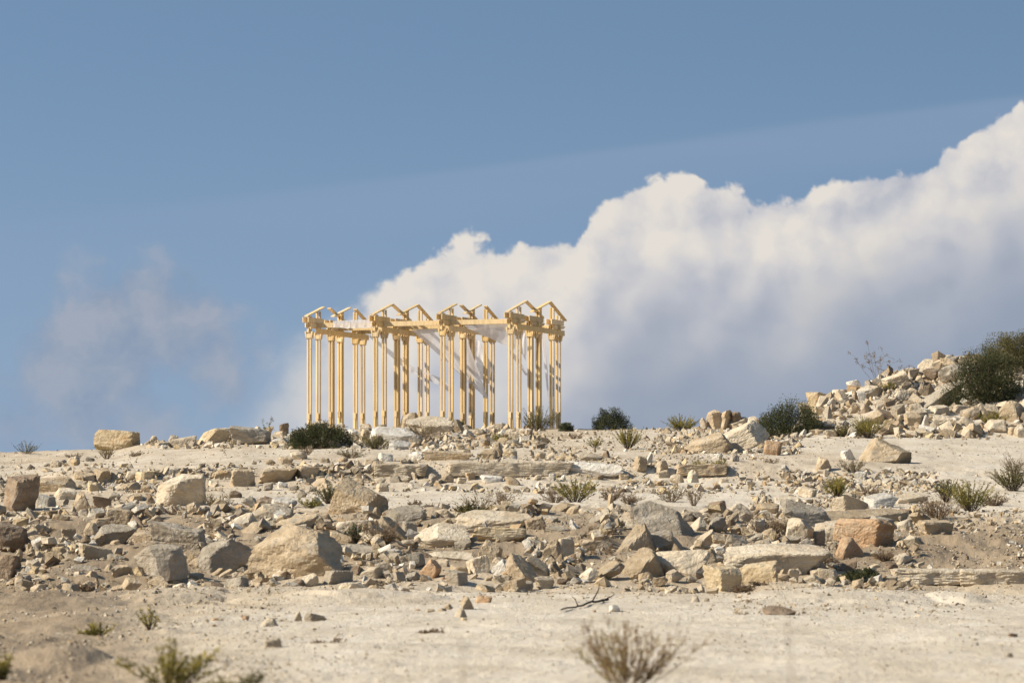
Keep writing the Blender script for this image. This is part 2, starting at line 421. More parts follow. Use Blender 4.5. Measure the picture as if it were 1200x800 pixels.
def mat_stone(tone, attr=False):
    m, T, p, _ = new_mat('limestone_'+tone)
    d, c, l = TONES.get(tone, TONES['cream'])
    tcn = T.new('ShaderNodeTexCoord').outputs['Object']
    oi = T.new('ShaderNodeObjectInfo').outputs['Random']
    v = T.vmath('ADD', tcn, T.vmath('SCALE', (13.1, 7.7, 3.3), scale=oi)) if not attr else tcn
    mp = T.new('ShaderNodeMapping'); T.l.new(v, mp.inputs[0]); mp.inputs['Scale'].default_value = (1.0, 1.0, 2.6)
    n1 = T.noise(mp.outputs[0], 1.6, 7, 0.62, distortion=0.4); n2 = T.noise(v, 11.0, 5, 0.65); n3 = T.noise(v, 3.3, 5, 0.6)
    if attr:
        a = T.new('ShaderNodeAttribute', attribute_name='tone').outputs['Color']
        col = T.mix(0.75, a, T.ramp(n1, [(0.3, (0.62, 0.60, 0.58)), (0.7, (1.25, 1.25, 1.25))]), 'MULTIPLY')
    else:
        col = T.ramp(n1, [(0.28, d), (0.52, c), (0.76, l)])
        # grey lichen crust and rusty stains in patches
        lich = T.math('MULTIPLY', T.step(n3, 0.52, 0.66), 0.55 if tone in ('grey', 'tan', 'brown', 'cream') else 0.25)
        col = T.mix(lich, col, (0.29, 0.26, 0.215) if tone != 'bluegrey_shade' else (0.42, 0.41, 0.39))
        ru = T.noise(T.vmath('ADD', v, (4.2, 9.1, 1.7)), 1.1, 5, 0.6)
        col = T.mix(T.step(ru, 0.58, 0.74, 0.0, 0.55 if tone in ('orange', 'yellow') else 0.28), col, (0.46, 0.26, 0.11))
        hv = T.new('ShaderNodeHueSaturation'); T.l.new(col, hv.inputs['Color'])
        T.l.new(T.math('ADD', T.math('MULTIPLY', oi, 0.30), 0.86), hv.inputs['Value'])
        col = hv.outputs[0]
    col = T.mix(T.step(n2, 0.56, 0.72, 0.0, 0.45), col, T.mix(1.0, col, (0.55, 0.50, 0.45), 'MULTIPLY'))
    T.l.new(col, p.inputs['Base Color'])
    bump(T, p, T.math('ADD', T.math('MULTIPLY', n2, 0.7), T.math('MULTIPLY', n3, 0.9)), 1.0, 0.08)
    return m
def mat_wood():
    m, T, p, _ = new_mat('pine_timber')
    v = T.new('ShaderNodeTexCoord').outputs['Object']
    oi = T.new('ShaderNodeObjectInfo').outputs['Random']
    v = T.vmath('ADD', v, T.vmath('SCALE', (3.1, 5.7, 9.3), scale=oi))
    mp = T.new('ShaderNodeMapping'); T.l.new(v, mp.inputs[0]); mp.inputs['Scale'].default_value = (9, 9, 0.6)
    gr = T.noise(mp.outputs[0], 1.0, 5, 0.6)
    kn = T.new('ShaderNodeTexVoronoi'); T.l.new(v, kn.inputs['Vector']); kn.inputs['Scale'].default_value = 3.4
    c = T.ramp(gr, [(0.3, (0.56, 0.39, 0.19)), (0.55, (0.70, 0.52, 0.275)), (0.8, (0.78, 0.615, 0.365))])
    c = T.mix(T.step(kn.outputs['Distance'], 0.05, 0.12, 0.75, 0.0), c, (0.25, 0.12, 0.04))
    hv = T.new('ShaderNodeHueSaturation'); T.l.new(c, hv.inputs['Color'])
    T.l.new(T.math('ADD', T.math('MULTIPLY', oi, 0.36), 0.78), hv.inputs['Value']); T.l.new(T.math('ADD', T.math('MULTIPLY', T.math('FRACT', T.math('MULTIPLY', oi, 7.3)), 0.28), 0.86), hv.inputs['Saturation'])
    T.l.new(hv.outputs[0], p.inputs['Base Color']); p.inputs['Roughness'].default_value = 0.65
    bump(T, p, gr, 0.15, 0.01)
    return m
def mat_cloth():
    m, T, p, out = new_mat('white_sheer_cloth')
    v = T.new('ShaderNodeTexCoord').outputs['Object']
    n = T.noise(v, 3.0, 4, 0.6)
    c = T.ramp(n, [(0.3, (0.76, 0.74, 0.76)), (0.7, (0.86, 0.85, 0.86))])
    T.l.new(c, p.inputs['Base Color'])
    tr = T.new('ShaderNodeBsdfTranslucent'); T.l.new(c, tr.inputs[0])
    tp = T.new('ShaderNodeBsdfTransparent')
    m1 = T.new('ShaderNodeMixShader'); m1.inputs[0].default_value = 0.5
    T.l.new(p.outputs[0], m1.inputs[1]); T.l.new(tr.outputs[0], m1.inputs[2])
    m2 = T.new('ShaderNodeMixShader'); m2.inputs[0].default_value = 0.18
    T.l.new(m1.outputs[0], m2.inputs[1]); T.l.new(tp.outputs[0], m2.inputs[2])
    T.l.new(m2.outputs[0], out.inputs[0])
    return m
def mat_leaf(name, dark, mid, light):
    m, T, p, out = new_mat(name)
    a = T.new('ShaderNodeAttribute', attribute_name='tone')
    sp = T.new('ShaderNodeSeparateColor'); T.l.new(a.outputs['Color'], sp.inputs[0])
    c = T.ramp(sp.outputs[0], [(0.05, dark), (0.5, mid), (0.95, light)])
    T.l.new(c, p.inputs['Base Color']); p.inputs['Roughness'].default_value = 0.7
    tr = T.new('ShaderNodeBsdfTranslucent'); T.l.new(c, tr.inputs[0])
    m1 = T.new('ShaderNodeMixShader'); m1.inputs[0].default_value = 0.3
    T.l.new(p.outputs[0], m1.inputs[1]); T.l.new(tr.outputs[0], m1.inputs[2]); T.l.new(m1.outputs[0], out.inputs[0])
    return m
M = {}
M['ground'] = mat_ground()
for _t in TONES: M[_t] = mat_stone(_t)
M['rubble'] = mat_stone('mixed', True)
M['wood'] = mat_wood()
M['cloth'] = mat_cloth()
M['leaf_dark'] = mat_leaf('leaf_dark_green', (0.030, 0.036, 0.016), (0.078, 0.085, 0.037), (0.16, 0.155, 0.07))
M['leaf_olive'] = mat_leaf('leaf_olive', (0.07, 0.066, 0.026), (0.15, 0.135, 0.052), (0.27, 0.225, 0.09))
M['leaf_yellow'] = mat_leaf('leaf_yellow_green', (0.12, 0.112, 0.03), (0.27, 0.235, 0.06), (0.46, 0.37, 0.09))
M['leaf_grey'] = mat_leaf('leaf_grey_green', (0.050, 0.058, 0.030), (0.105, 0.115, 0.062), (0.19, 0.195, 0.11))
M['dry'] = mat_leaf('dry_stalks', (0.11, 0.072, 0.042), (0.23, 0.16, 0.10), (0.38, 0.285, 0.18))
M['twig'] = mat_leaf('twig_bark', (0.05, 0.036, 0.025), (0.10, 0.072, 0.05), (0.17, 0.125, 0.085))
# ------------------------------------------------------------------ the ground: one sheet from in front of the camera to the horizon
def build_ground():
    core = np.arange(-260, 1461, 2.3)
    side = np.array([300, 520, 900, 1500, 2600, 4500, 9000, 20000])
    cols = np.concatenate([(-260-side)[::-1], core, 1460+side])
    rows = [3, 5, 8, 11, 14, 17, 20, 24, 28]
    d = 31.0
    while d < 186:
        rows.append(d)
        # about one row per picture row, finer over the bank, the bench and the heap
        dd = 0.22 if (74 < d < 92 or 114 < d < 119.5) else (0.15 if d < 74 else (0.34 if d < 140 or d > 160 else 0.30))
        if d > 176: dd = 1.0
        d += dd
    rows += [190, 197, 206, 220, 240, 280, 350, 500, 800, 1500, 3000, 7000, 15000]
    rows = np.array(rows)
    PX, D = np.meshgrid(cols, rows)
    X = (PX-600)/F*D
    Z = z_ground(X, D)
    V = np.stack([X, D, Z], -1).reshape(-1, 3)
    nr, nc = PX.shape
    i = np.arange(nr-1)[:, None]*nc+np.arange(nc-1)[None, :]
    Fc = np.stack([i, i+1, i+nc+1, i+nc], -1).reshape(-1, 4)
    # where the floor is pale chalky dust, where it is tan, where it is brown earth, darker in bank and heap to paint in shaded gaps
    pale = 0.45+0.0*X
    pale += 0.5*np.clip((PX-180)/300, 0, 1)*np.exp(-((D-50)/19)**2)
    pale += 0.45*np.exp(-((D-103)/9)**2)*np.clip((PX-100)/300, 0, 1)
    pale += 0.45*np.clip((PX-680)/200, 0, 1)*np.exp(-((D-142)/18)**2)
    pale -= 0.35*np.exp(-((D-83)/8)**2)
    dirt = 0.95*np.clip((300-PX)/330, 0, 1)*np.clip((95-D)/20, 0, 1)
    dirt += 0.80*np.exp(-((D-83)/7)**2)+0.65*np.clip((PX-930)/40, 0, 1)*np.exp(-((D-152)/9)**2)  # soil of bank and heap, extra dark to put shade between stones into the colour
    dirt += 0.25*np.clip((300-PX)/300, 0, 1)
    dirt += 0.35*np.exp(-((D-69)/3)**2)*np.clip((PX-950)/80, 0, 1)
    col = np.stack([np.clip(pale, 0, 1), np.clip(dirt, 0, 1), 0*X], -1).reshape(-1, 3)
    o = mk_mesh('ground', V, Fc, M['ground'], flat=False, col=col)
    tag(o, 'pale dusty quarry floor rising in worn benches to the skyline', 'ground', kind='structure')
build_ground()
# ------------------------------------------------------------------ the timber temple frame
AL = R(20.7)
UH = np.array([math.cos(AL), -math.sin(AL), 0]); VH = np.array([math.sin(AL), math.cos(AL), 0])
D0 = 167.0; A0 = np.array([xd(362.6, D0), D0, 0.0])
def tw(u, v, z):
    """temple coordinates (along the front, into the depth, height) to the world"""
    return A0 + u*UH + v*VH + np.array([0, 0, z])
U_SP = 3.12
ZB0, ZCAP = 4.72, 9.03
def txf(V):
    V = np.asarray(V, float)
    return A0 + V[:, :1]*UH + V[:, 1:2]*VH + V[:, 2:3]*np.array([0, 0, 1.0])
troot = empty('timber_temple', tuple(tw(4.6, 3.2, ZB0)), 'open temple frame of raw pine timber with small gables on the ridge', 'timber temple')
tinv = troot.location.copy()
def part(mb, name, parent, bv=0.006):
    o = mb.build(name, M['wood'], parent, xf=lambda V: txf(V)-np.array(tinv))
    if bv: bevel(o, bv, 1)
    return o
G1 = ((-0.2, 10.02), (2.0, 10.60), (4.1, 10.00))      # eave, ridge, eave of the first gable along the depth
G2 = ((2.37, 10.15), (4.60, 10.72), (6.60, 10.00))
def roof_z(v):
    out = 0
    for g in (G1, G2):
        if g[0][0] <= v <= g[2][0]:
            out = max(out, float(np.interp(v, [p[0] for p in g], [p[1] for p in g])))
    return out
def column(k, vs, double, topv):
    u0 = k*U_SP
    v0, v1 = vs
    # the cap plates that tie the two legs of a column are the column's own mesh
    m = MB()
    m.box(u0-0.15, u0-0.10, v0-0.42, v1+0.30, 9.715, 9.95)           # upper plates either side of the posts
    m.box(u0+0.10, u0+0.15, v0-0.42, v1+0.30, 9.72, 9.945)
    # lower tie with a pointed nose
    z0, z1 = 9.505, 9.70
    m.hexa([(u0+0.112, v0-0.12, z0), (u0+0.165, v0-0.12, z0), (u0+0.165, v1+0.22, z0+0.07), (u0+0.112, v1+0.22, z0+0.07),
            (u0+0.112, v0-0.12, z1), (u0+0.165, v0-0.12, z1), (u0+0.165, v1+0.48, z1), (u0+0.112, v1+0.48, z1)])
    m.box(u0-0.165, u0-0.112, v0-0.12, v1+0.20, z0+0.01, z1-0.01)
    col = part(m, 'column', troot)
    for v in (v0, v1):
        g = float(z_ground(np.array([tw(u0, v, 0)[0]]), np.array([tw(u0, v, 0)[1]]))[0])-0.15
        for dv in ((0, 0.15) if double else (0,)):
            for s in (-1, 1):
                p = MB()
                top = 9.95 if (double and v < 3.0) else max(roof_z(v+dv)-0.06, 9.95)
                p.box(u0+s*0.066-0.038, u0+s*0.066+0.038, v+dv-0.048, v+dv+0.048, g, top)
                part(p, 'post', col)
        b = MB()                                                      # flared capital: two wedge cheeks and a collar
        for s in (-1, 1):
            ui, uo, ut = u0+s*0.113, u0+s*0.130, u0+s*0.200
            lo, hi = min(ui, uo), max(ui, uo); lo2, hi2 = min(ui, ut), max(ui, ut)
            b.hexa([(lo, v-0.09, ZCAP), (hi, v-0.09, ZCAP), (hi, v+0.09, ZCAP), (lo, v+0.09, ZCAP),
                    (lo2, v-0.09, ZCAP+0.31), (hi2, v-0.09, ZCAP+0.31), (hi2, v+0.09, ZCAP+0.31), (lo2, v+0.09, ZCAP+0.31)])
        b.box(u0-0.104, u0+0.104, v-0.085, v-0.058, ZCAP+0.02, ZCAP+0.20)
        b.box(u0-0.104, u0+0.104, v+0.058+(0.15 if double else 0), v+0.085+(0.15 if double else 0), ZCAP+0.02, ZCAP+0.20)
        b.box(u0-0.022, u0+0.022, v-0.10, v+0.10, ZCAP+0.28, 9.49)
        part(b, 'capital', col)
        f = MB()                                                      # spacer block bolted between the posts near the foot
        f.box(u0-0.024, u0+0.024, v-0.085, v+0.05, g+0.15, g+0.95)
        f.box(u0-0.075, u0+0.05, v-0.10, v-0.057, g+0.72, g+0.98)
        part(f, 'spacer_block', col)
    return col
for k in range(4):
    column(k, (0.0, 0.975), False, 0)
    column(k, (2.36, 3.36), True, 0)
    column(k, (5.12, 5.95), False, 0)
    m = MB(); m.box(k*U_SP+0.18, k*U_SP+0.235, 0.30, 6.12, 9.27, 9.500)
    part(m, 'tie_beam', troot)
    # rafters: whole gables on the second and fourth frames, gables broken open at the ridge on the others
    broken = k in (0, 2)
    for (a, r, b), uo in ((G1, -0.07), (G2, 0.075)):
        for (va, vb, side) in ((a, r, 0), (b, r, 1)):
            q = 0.85 if broken else 1.0
            w = 0.09; th = 0.05
            (va, za), (vb, zr) = va, vb
            zb = za+(zr-za)*q
            ve = va+(vb-va)*q
            if not broken: ve += (0.02 if side == 0 else 0.0)
            mm = MB(); u = k*U_SP+uo
            mm.hexa([(u-w, va, za-th), (u+w, va, za-th), (u+w, ve, zb-th), (u-w, ve, zb-th), (u-w, va, za), (u+w, va, za), (u+w, ve, zb), (u-w, ve, zb)])
            part(mm, 'rafter', troot, 0.004)
for v in (0.49, 2.86, 5.53):
    m = MB(); m.box(-0.30, 3*U_SP+0.26, v-0.05, v+0.05, 9.515, 9.725)
    part(m, 'long_beam', troot)

# ------------------------------------------------------------------ white sheer cloths hung in the frame
def cloth(label, top, bot, nu=48, nv=36, fold=0.07, nf=9, sag=0.0, seed=0):
    top = np.array(top, float); bot = np.array(bot, float)
    def along(P, n):
        s = np.linspace(0, len(P)-1, n); i = np.clip(s.astype(int), 0, len(P)-2); f = (s-i)[:, None]
        f = f*f*(3-2*f)*0.5+f*0.5
        return P[i]*(1-f)+P[i+1]*f
    T_, B_ = along(top, nu), along(bot, nu)
    s = np.linspace(0, 1, nv)[None, :, None]
    G = T_[:, None]*(1-s)+B_[:, None]*s
    U = np.linspace(0, 1, nu)[:, None]; W = np.linspace(0, 1, nv)[None, :]
    ph = seed*1.7
    wv = np.sin(U*nf*2*np.pi+ph+1.5*np.sin(W*4+ph))*0.6+np.sin(U*nf*3.7*np.pi+2*ph+2*W)*0.4
    G[:, :, 1] += fold*wv*(0.35+0.65*W)
    G[:, :, 2] += 0.35*fold*np.cos(U*nf*2.6*np.pi+ph)*W - sag*4*W*(1-W)
    V = txf(G.reshape(-1, 3)); c = V.mean(0)
    i = np.arange(nu-1)[:, None]*nv+np.arange(nv-1)[None, :]
    Fc = np.stack([i, i+1, i+nv+1, i+nv], -1).reshape(-1, 4)
    o = mk_mesh('cloth', V-c, Fc, M['cloth'], flat=False)
    o.location = c
    tag(o, label, 'cloth', 'white sheer cloths hung in the timber frame')
cloth('white cloth flap folded over the front beam beside the leftmost broken gable', [(0.95, .42, 9.80), (1.8, .42, 9.82), (2.78, .42, 9.82)], [(0.90, .40, 9.52), (1.8, .40, 9.47), (2.78, .41, 9.50)], fold=0.02, nf=6, seed=1)
cloth('white canopy sheet sagging flat between the first and second frames', [(1.0, .45, 9.74), (2.75, .45, 9.74)], [(1.2, 2.2, 9.70), (2.8, 2.2, 9.70)], fold=0.06, nf=3, sag=0.18, seed=2)
cloth('long white cloth blown diagonally down through the second bay to a pointed tip', [(3.5, 2.9, 9.60), (4.5, 2.9, 9.62), (6.0, 2.9, 9.62)], [(6.15, 3.3, 7.15), (6.6, 3.4, 6.75), (7.05, 3.5, 6.30)], fold=0.07, nf=2, seed=3)
cloth('thin white cloth band drooping low behind the second frame', [(0.35, 5.95, 9.50), (1.7, 5.9, 8.55), (2.4, 5.9, 8.05), (3.8, 5.9, 7.50), (4.4, 5.9, 7.0)], [(0.30, 6.0, 9.40), (1.7, 6.0, 8.20), (2.4, 6.0, 7.75), (3.8, 6.0, 7.15), (4.35, 6.0, 6.70)], nu=60, nv=14, fold=0.04, nf=4, seed=4)
cloth('bright white cloth scrap crumpled at the rear of the third frame', [(5.35, 5.2, 9.25), (5.9, 5.2, 9.10), (6.45, 5.2, 8.10)], [(5.30, 5.3, 8.30), (5.75, 5.3, 7.60), (6.35, 5.3, 7.15)], fold=0.10, nf=2, seed=5)
cloth('white sheet hanging in a swag under the front beam of the third bay', [(6.6, 1.6, 9.55), (7.6, 1.6, 9.58), (8.9, 1.6, 9.58)], [(6.7, 1.9, 9.42), (7.6, 2.1, 9.00), (8.75, 2.2, 8.50)], fold=0.05, nf=2, seed=6)
cloth('white cloth bunched in a knot against the fourth frame', [(8.05, 3.0, 9.40), (8.5, 3.0, 9.45), (8.95, 3.0, 9.35)], [(8.30, 3.1, 8.75), (8.5, 3.1, 8.62), (8.9, 3.1, 8.05)], fold=0.10, nf=3, seed=7)
cloth('narrow white cloth strip hanging taut to a point inside the last frame', [(8.98, 4.7, 9.35), (9.10, 4.7, 9.35), (9.20, 4.7, 9.35)], [(9.32, 4.75, 6.35), (9.35, 4.75, 6.28), (9.38, 4.75, 6.22)], nu=12, nv=40, fold=0.02, nf=1, seed=8)
cloth('twisted white cloth tail trailing to the foot of the fourth frame', [(7.95, 3.3, 8.55), (8.05, 3.3, 8.60), (8.2, 3.3, 8.6)], [(8.75, 3.4, 7.45), (8.82, 3.4, 7.42), (8.88, 3.4, 7.45)], nu=12, nv=40, fold=0.05, nf=1, seed=9)
# ------------------------------------------------------------------ rocks: every stone that shows large is an object of its own
def rock_shape(shape, seed, level):
    """a weathered angular stone in a unit box, as the meeting of random fracture planes"""
    r = np.random.default_rng(seed)
    dirs, Fc = ICO[level]
    N, Dd = [], []
    def pl(n, d):
        n = np.array(n, float); N.append(n/np.linalg.norm(n)); Dd.append(d)
    j = lambda s: r.normal(0, s)
    if shape == 'slab':
        for sg in (-1, 1): pl((j(.07), j(.07), sg), r.uniform(0.85, 1.0))
        na = int(r.integers(5, 9)); a0 = r.uniform(0, 6.28)
        for i in range(na):
            az = a0+(i+r.uniform(-.28, .28))*2*np.pi/na
            pl((math.cos(az), math.sin(az), j(.22)), (abs(math.cos(az))+abs(math.sin(az)))*r.uniform(0.62, 0.84))
        for _ in range(3):
            n = r.normal(size=3); pl(n, np.abs(n/np.linalg.norm(n)).sum()*r.uniform(0.66, 0.85))
    elif shape in ('block', 'shard', 'ledge'):
        s = 0.11 if shape != 'ledge' else 0.03
        for ax in range(3):
            for sg in (-1, 1):
                n = np.array([j(s), j(s), j(s)]); n[ax] = sg
                pl(n, 1.0*r.uniform(0.86, 1.0))
        for _ in range(int(r.integers(4, 8))):
            n = r.normal(size=3); pl(n, np.abs(n/np.linalg.norm(n)).sum()*(r.uniform(0.60, 0.86) if shape != 'ledge' else r.uniform(0.80, 0.95)))
        if shape == 'shard':
            for sg in (-1, 1): pl((sg*1.0, j(.1), 0.55), 0.74)
    elif shape == 'wedge':
        pl((0, 0, -1), 0.8); pl((j(.2), -1, 0.2+j(.2)), 0.80); pl((j(.2), 1, 0.3), 0.85); pl((0.1+j(.2), j(.2), 1), 0.88)
        pl((-1, j(.3), 0.45+j(.2)), 0.74); pl((1, j(.3), 0.6+j(.3)), 0.70); pl((-0.3+j(.2), -0.6, 0.8), 0.80)
        for _ in range(5):
            n = r.normal(size=3); pl(n, r.uniform(0.72, 0.95))
    else:                                  # boulder
        for ax in range(3):
            for sg in (-1, 1):
                n = np.array([j(.22), j(.22), j(.22)]); n[ax] = sg; pl(n, r.uniform(0.80, 1.0))
        for _ in range(9):
            n = r.normal(size=3); pl(n, r.uniform(0.74, 0.98))
    N = np.array(N); Dd = np.array(Dd)
    c = dirs@N.T
    inv = np.where(c > 1e-3, c/Dd, 0.0)
    k = 90.0 if shape in ('block', 'slab', 'shard', 'ledge') else 55.0
    rad = 1.0/(((np.maximum(inv, 0)**k).sum(1))**(1.0/k))
    V = dirs*rad[:, None]
    off = seed*3.7 % 91
    n1 = fbm(V*1.5+off, 4, 0.5, 1); n2 = fbm(V*4.4+off, 3, 0.55, 5)
    rid = 1-np.abs(fbm(V*2.4+off+9, 3, 0.5, 8))*2
    n3 = fbm(V*11+off, 2, 0.6, 12)
    if shape == 'ledge':
        q = V*np.array([5.5, 1.2, 0.6])+off
        b = fbm(q, 4, 0.6, 4)
        V = V*(1+0.20*np.stack([0*b, b+0.5*np.round(fbm(q*0.8+31, 2, 0.5, 9)*3)/3, 0.9*fbm(q*1.1+11, 4, 0.6, 5)+0.6*np.round(fbm(q*0.7+5, 2, 0.5, 6)*2.5)/2.5], 1))
        V = V*(1+0.03*fbm(V*np.array([22., 4, 4])+off, 3, 0.6, 14))[:, None]
        return V, Fc
    a1 = 0.048 if shape in ('block', 'slab', 'shard') else 0.065
    V = V*(1+a1*n1+0.026*n2+0.014*n3-0.030*np.clip(rid-0.72, 0, 1)/0.28)[:, None]
    # bites knocked out of corners
    for _ in range(3):
        q = dirs[r.integers(len(dirs))]*r.uniform(0.95, 1.25); rr = r.uniform(0.28, 0.5)
        dd = np.linalg.norm(V-q, axis=1); m = dd < rr
        V[m] -= (q/np.linalg.norm(q))*(rr-dd[m])[:, None]*0.45
    # bedding: shallow steps between the strata
    if shape in ('slab', 'block'):
        zz = V[:, 2]*(2.2 if shape == 'slab' else 3.2)+0.5*fbm(V*1.2+off, 2, 0.5, 3)
        st = np.abs((zz % 1.0)-0.5)*2
        V[:, :2] *= (1-(0.012+0.035*np.clip(fbm(V*1.7+off, 2, 0.5, 33), 0, 1))*np.clip((st-0.6)/0.4, 0, 1))[:, None]
    V[:, 0] *= 1+r.uniform(-.16, .16)*V[:, 2]; V[:, 2] *= 1+r.uniform(-.18, .18)*V[:, 0]; V[:, 0] += r.uniform(-.2, .2)*V[:, 2]
    return V, Fc

ROCKS = []          # dicts of everything placed, for the labels
def rot(yaw, pitch, roll):
    return np.array(Matrix.Rotation(roll, 3, 'Y') @ Matrix.Rotation(pitch, 3, 'X') @ Matrix.Rotation(yaw, 3, 'Z'))
def rock(px, pyb, w, h, shape='block', tone='tan', roll=0.0, yaw=None, pitch=None, phrase=None, label=None, depth=None, aspect=None, bury=0.14, d=None, group=None):
    """a stone seen w x h picture units large whose foot is seen at (px, pyb); roll > 0 lowers its right end"""
    seed = int(px*7+pyb*13+w*3) % 100003
    r = np.random.default_rng(seed)
    if d is None: d = dist_at(px, pyb-0.15*h)
    s = d/F
    level = 5 if w*h > 2200 else (4 if w*h > 330 else 3)
    V, Fc = rock_shape(shape, seed, level)
    yaw = R(yaw) if yaw is not None else r.uniform(-0.5, 0.5)
    pitch = R(pitch) if pitch is not None else (R(r.uniform(16, 34)) if shape == 'slab' else R(r.uniform(-6, 14)))
    # proportions before turning, so that slabs stay slabs
    if w > 24 and d < 112: w, h = w*1.06, h*1.06
    W, H = w*s, h*s*(1+bury)
    c, sn = abs(math.cos(R(roll))), abs(math.sin(R(roll)))
    if shape in ('slab',):
        L = W/max(c, 0.5); th = max(H-L*sn*0.8, H*0.30)
        dims = np.array([L, depth*s if depth else min(L*0.75, max(L*0.5, th*2.0)), th])/2
    elif shape == 'shard':
        dims = np.array([W, W*0.8, H])/2
    else:
        dims = np.array([W, depth*s if depth else (W*H)**0.5*r.uniform(0.85, 1.15), H])/2
    V = (V*dims)@rot(yaw, pitch, R(roll)).T
    lo, hi = V.min(0), V.max(0)
    sx, sz = W/(hi[0]-lo[0]), H/(hi[2]-lo[2])
    V = V*np.array([sx, (sx*sz)**0.5, sz])
    lo, hi = V.min(0), V.max(0)
    V[:, 0] -= (lo[0]+hi[0])/2; V[:, 2] -= lo[2]+H*bury/(1+bury); V[:, 1] -= (lo[1]+hi[1])/2
    x = xd(px, d)
    zb = (YH-pyb)/F*d
    gz = float(z_ground(np.array([x]), np.array([d]))[0])
    V[:, 2] += 0.0
    name = {'ledge': 'rock_ledge', 'block': 'stone_block', 'slab': 'stone_slab', 'shard': 'stone_shard', 'wedge': 'stone_wedge', 'boulder': 'boulder'}[shape]
    o = mk_mesh(name, V, Fc, M[tone])
    # let the underside reach the soil where the soil is lower than the seen foot
    if zb-gz > 0.03:
        me = o.data
        low = V[:, 2] < 0.25*H
        V[low, 2] -= min(zb-gz, 0.6)*np.clip(1-(V[low, 2]/(0.25*H)), 0, 1)*0.9
        me.vertices.foreach_set('co', V.astype(np.float32).ravel()); me.update()
    o.location = (x, d, zb)
    cat = {'ledge': 'rock ledge', 'block': 'stone block', 'slab': 'stone slab', 'shard': 'stone shard', 'wedge': 'stone', 'boulder': 'boulder'}[shape]
    o['category'] = cat; o['kind'] = 'thing'
    if group: o['group'] = group
    ROCKS.append(dict(o=o, px=px, py=pyb-h/2, w=w, h=h, shape=shape, tone=tone, phrase=phrase, label=label, d=d))
    return o
B, SL, SH, WE, BO = 'block', 'slab', 'shard', 'wedge', 'boulder'
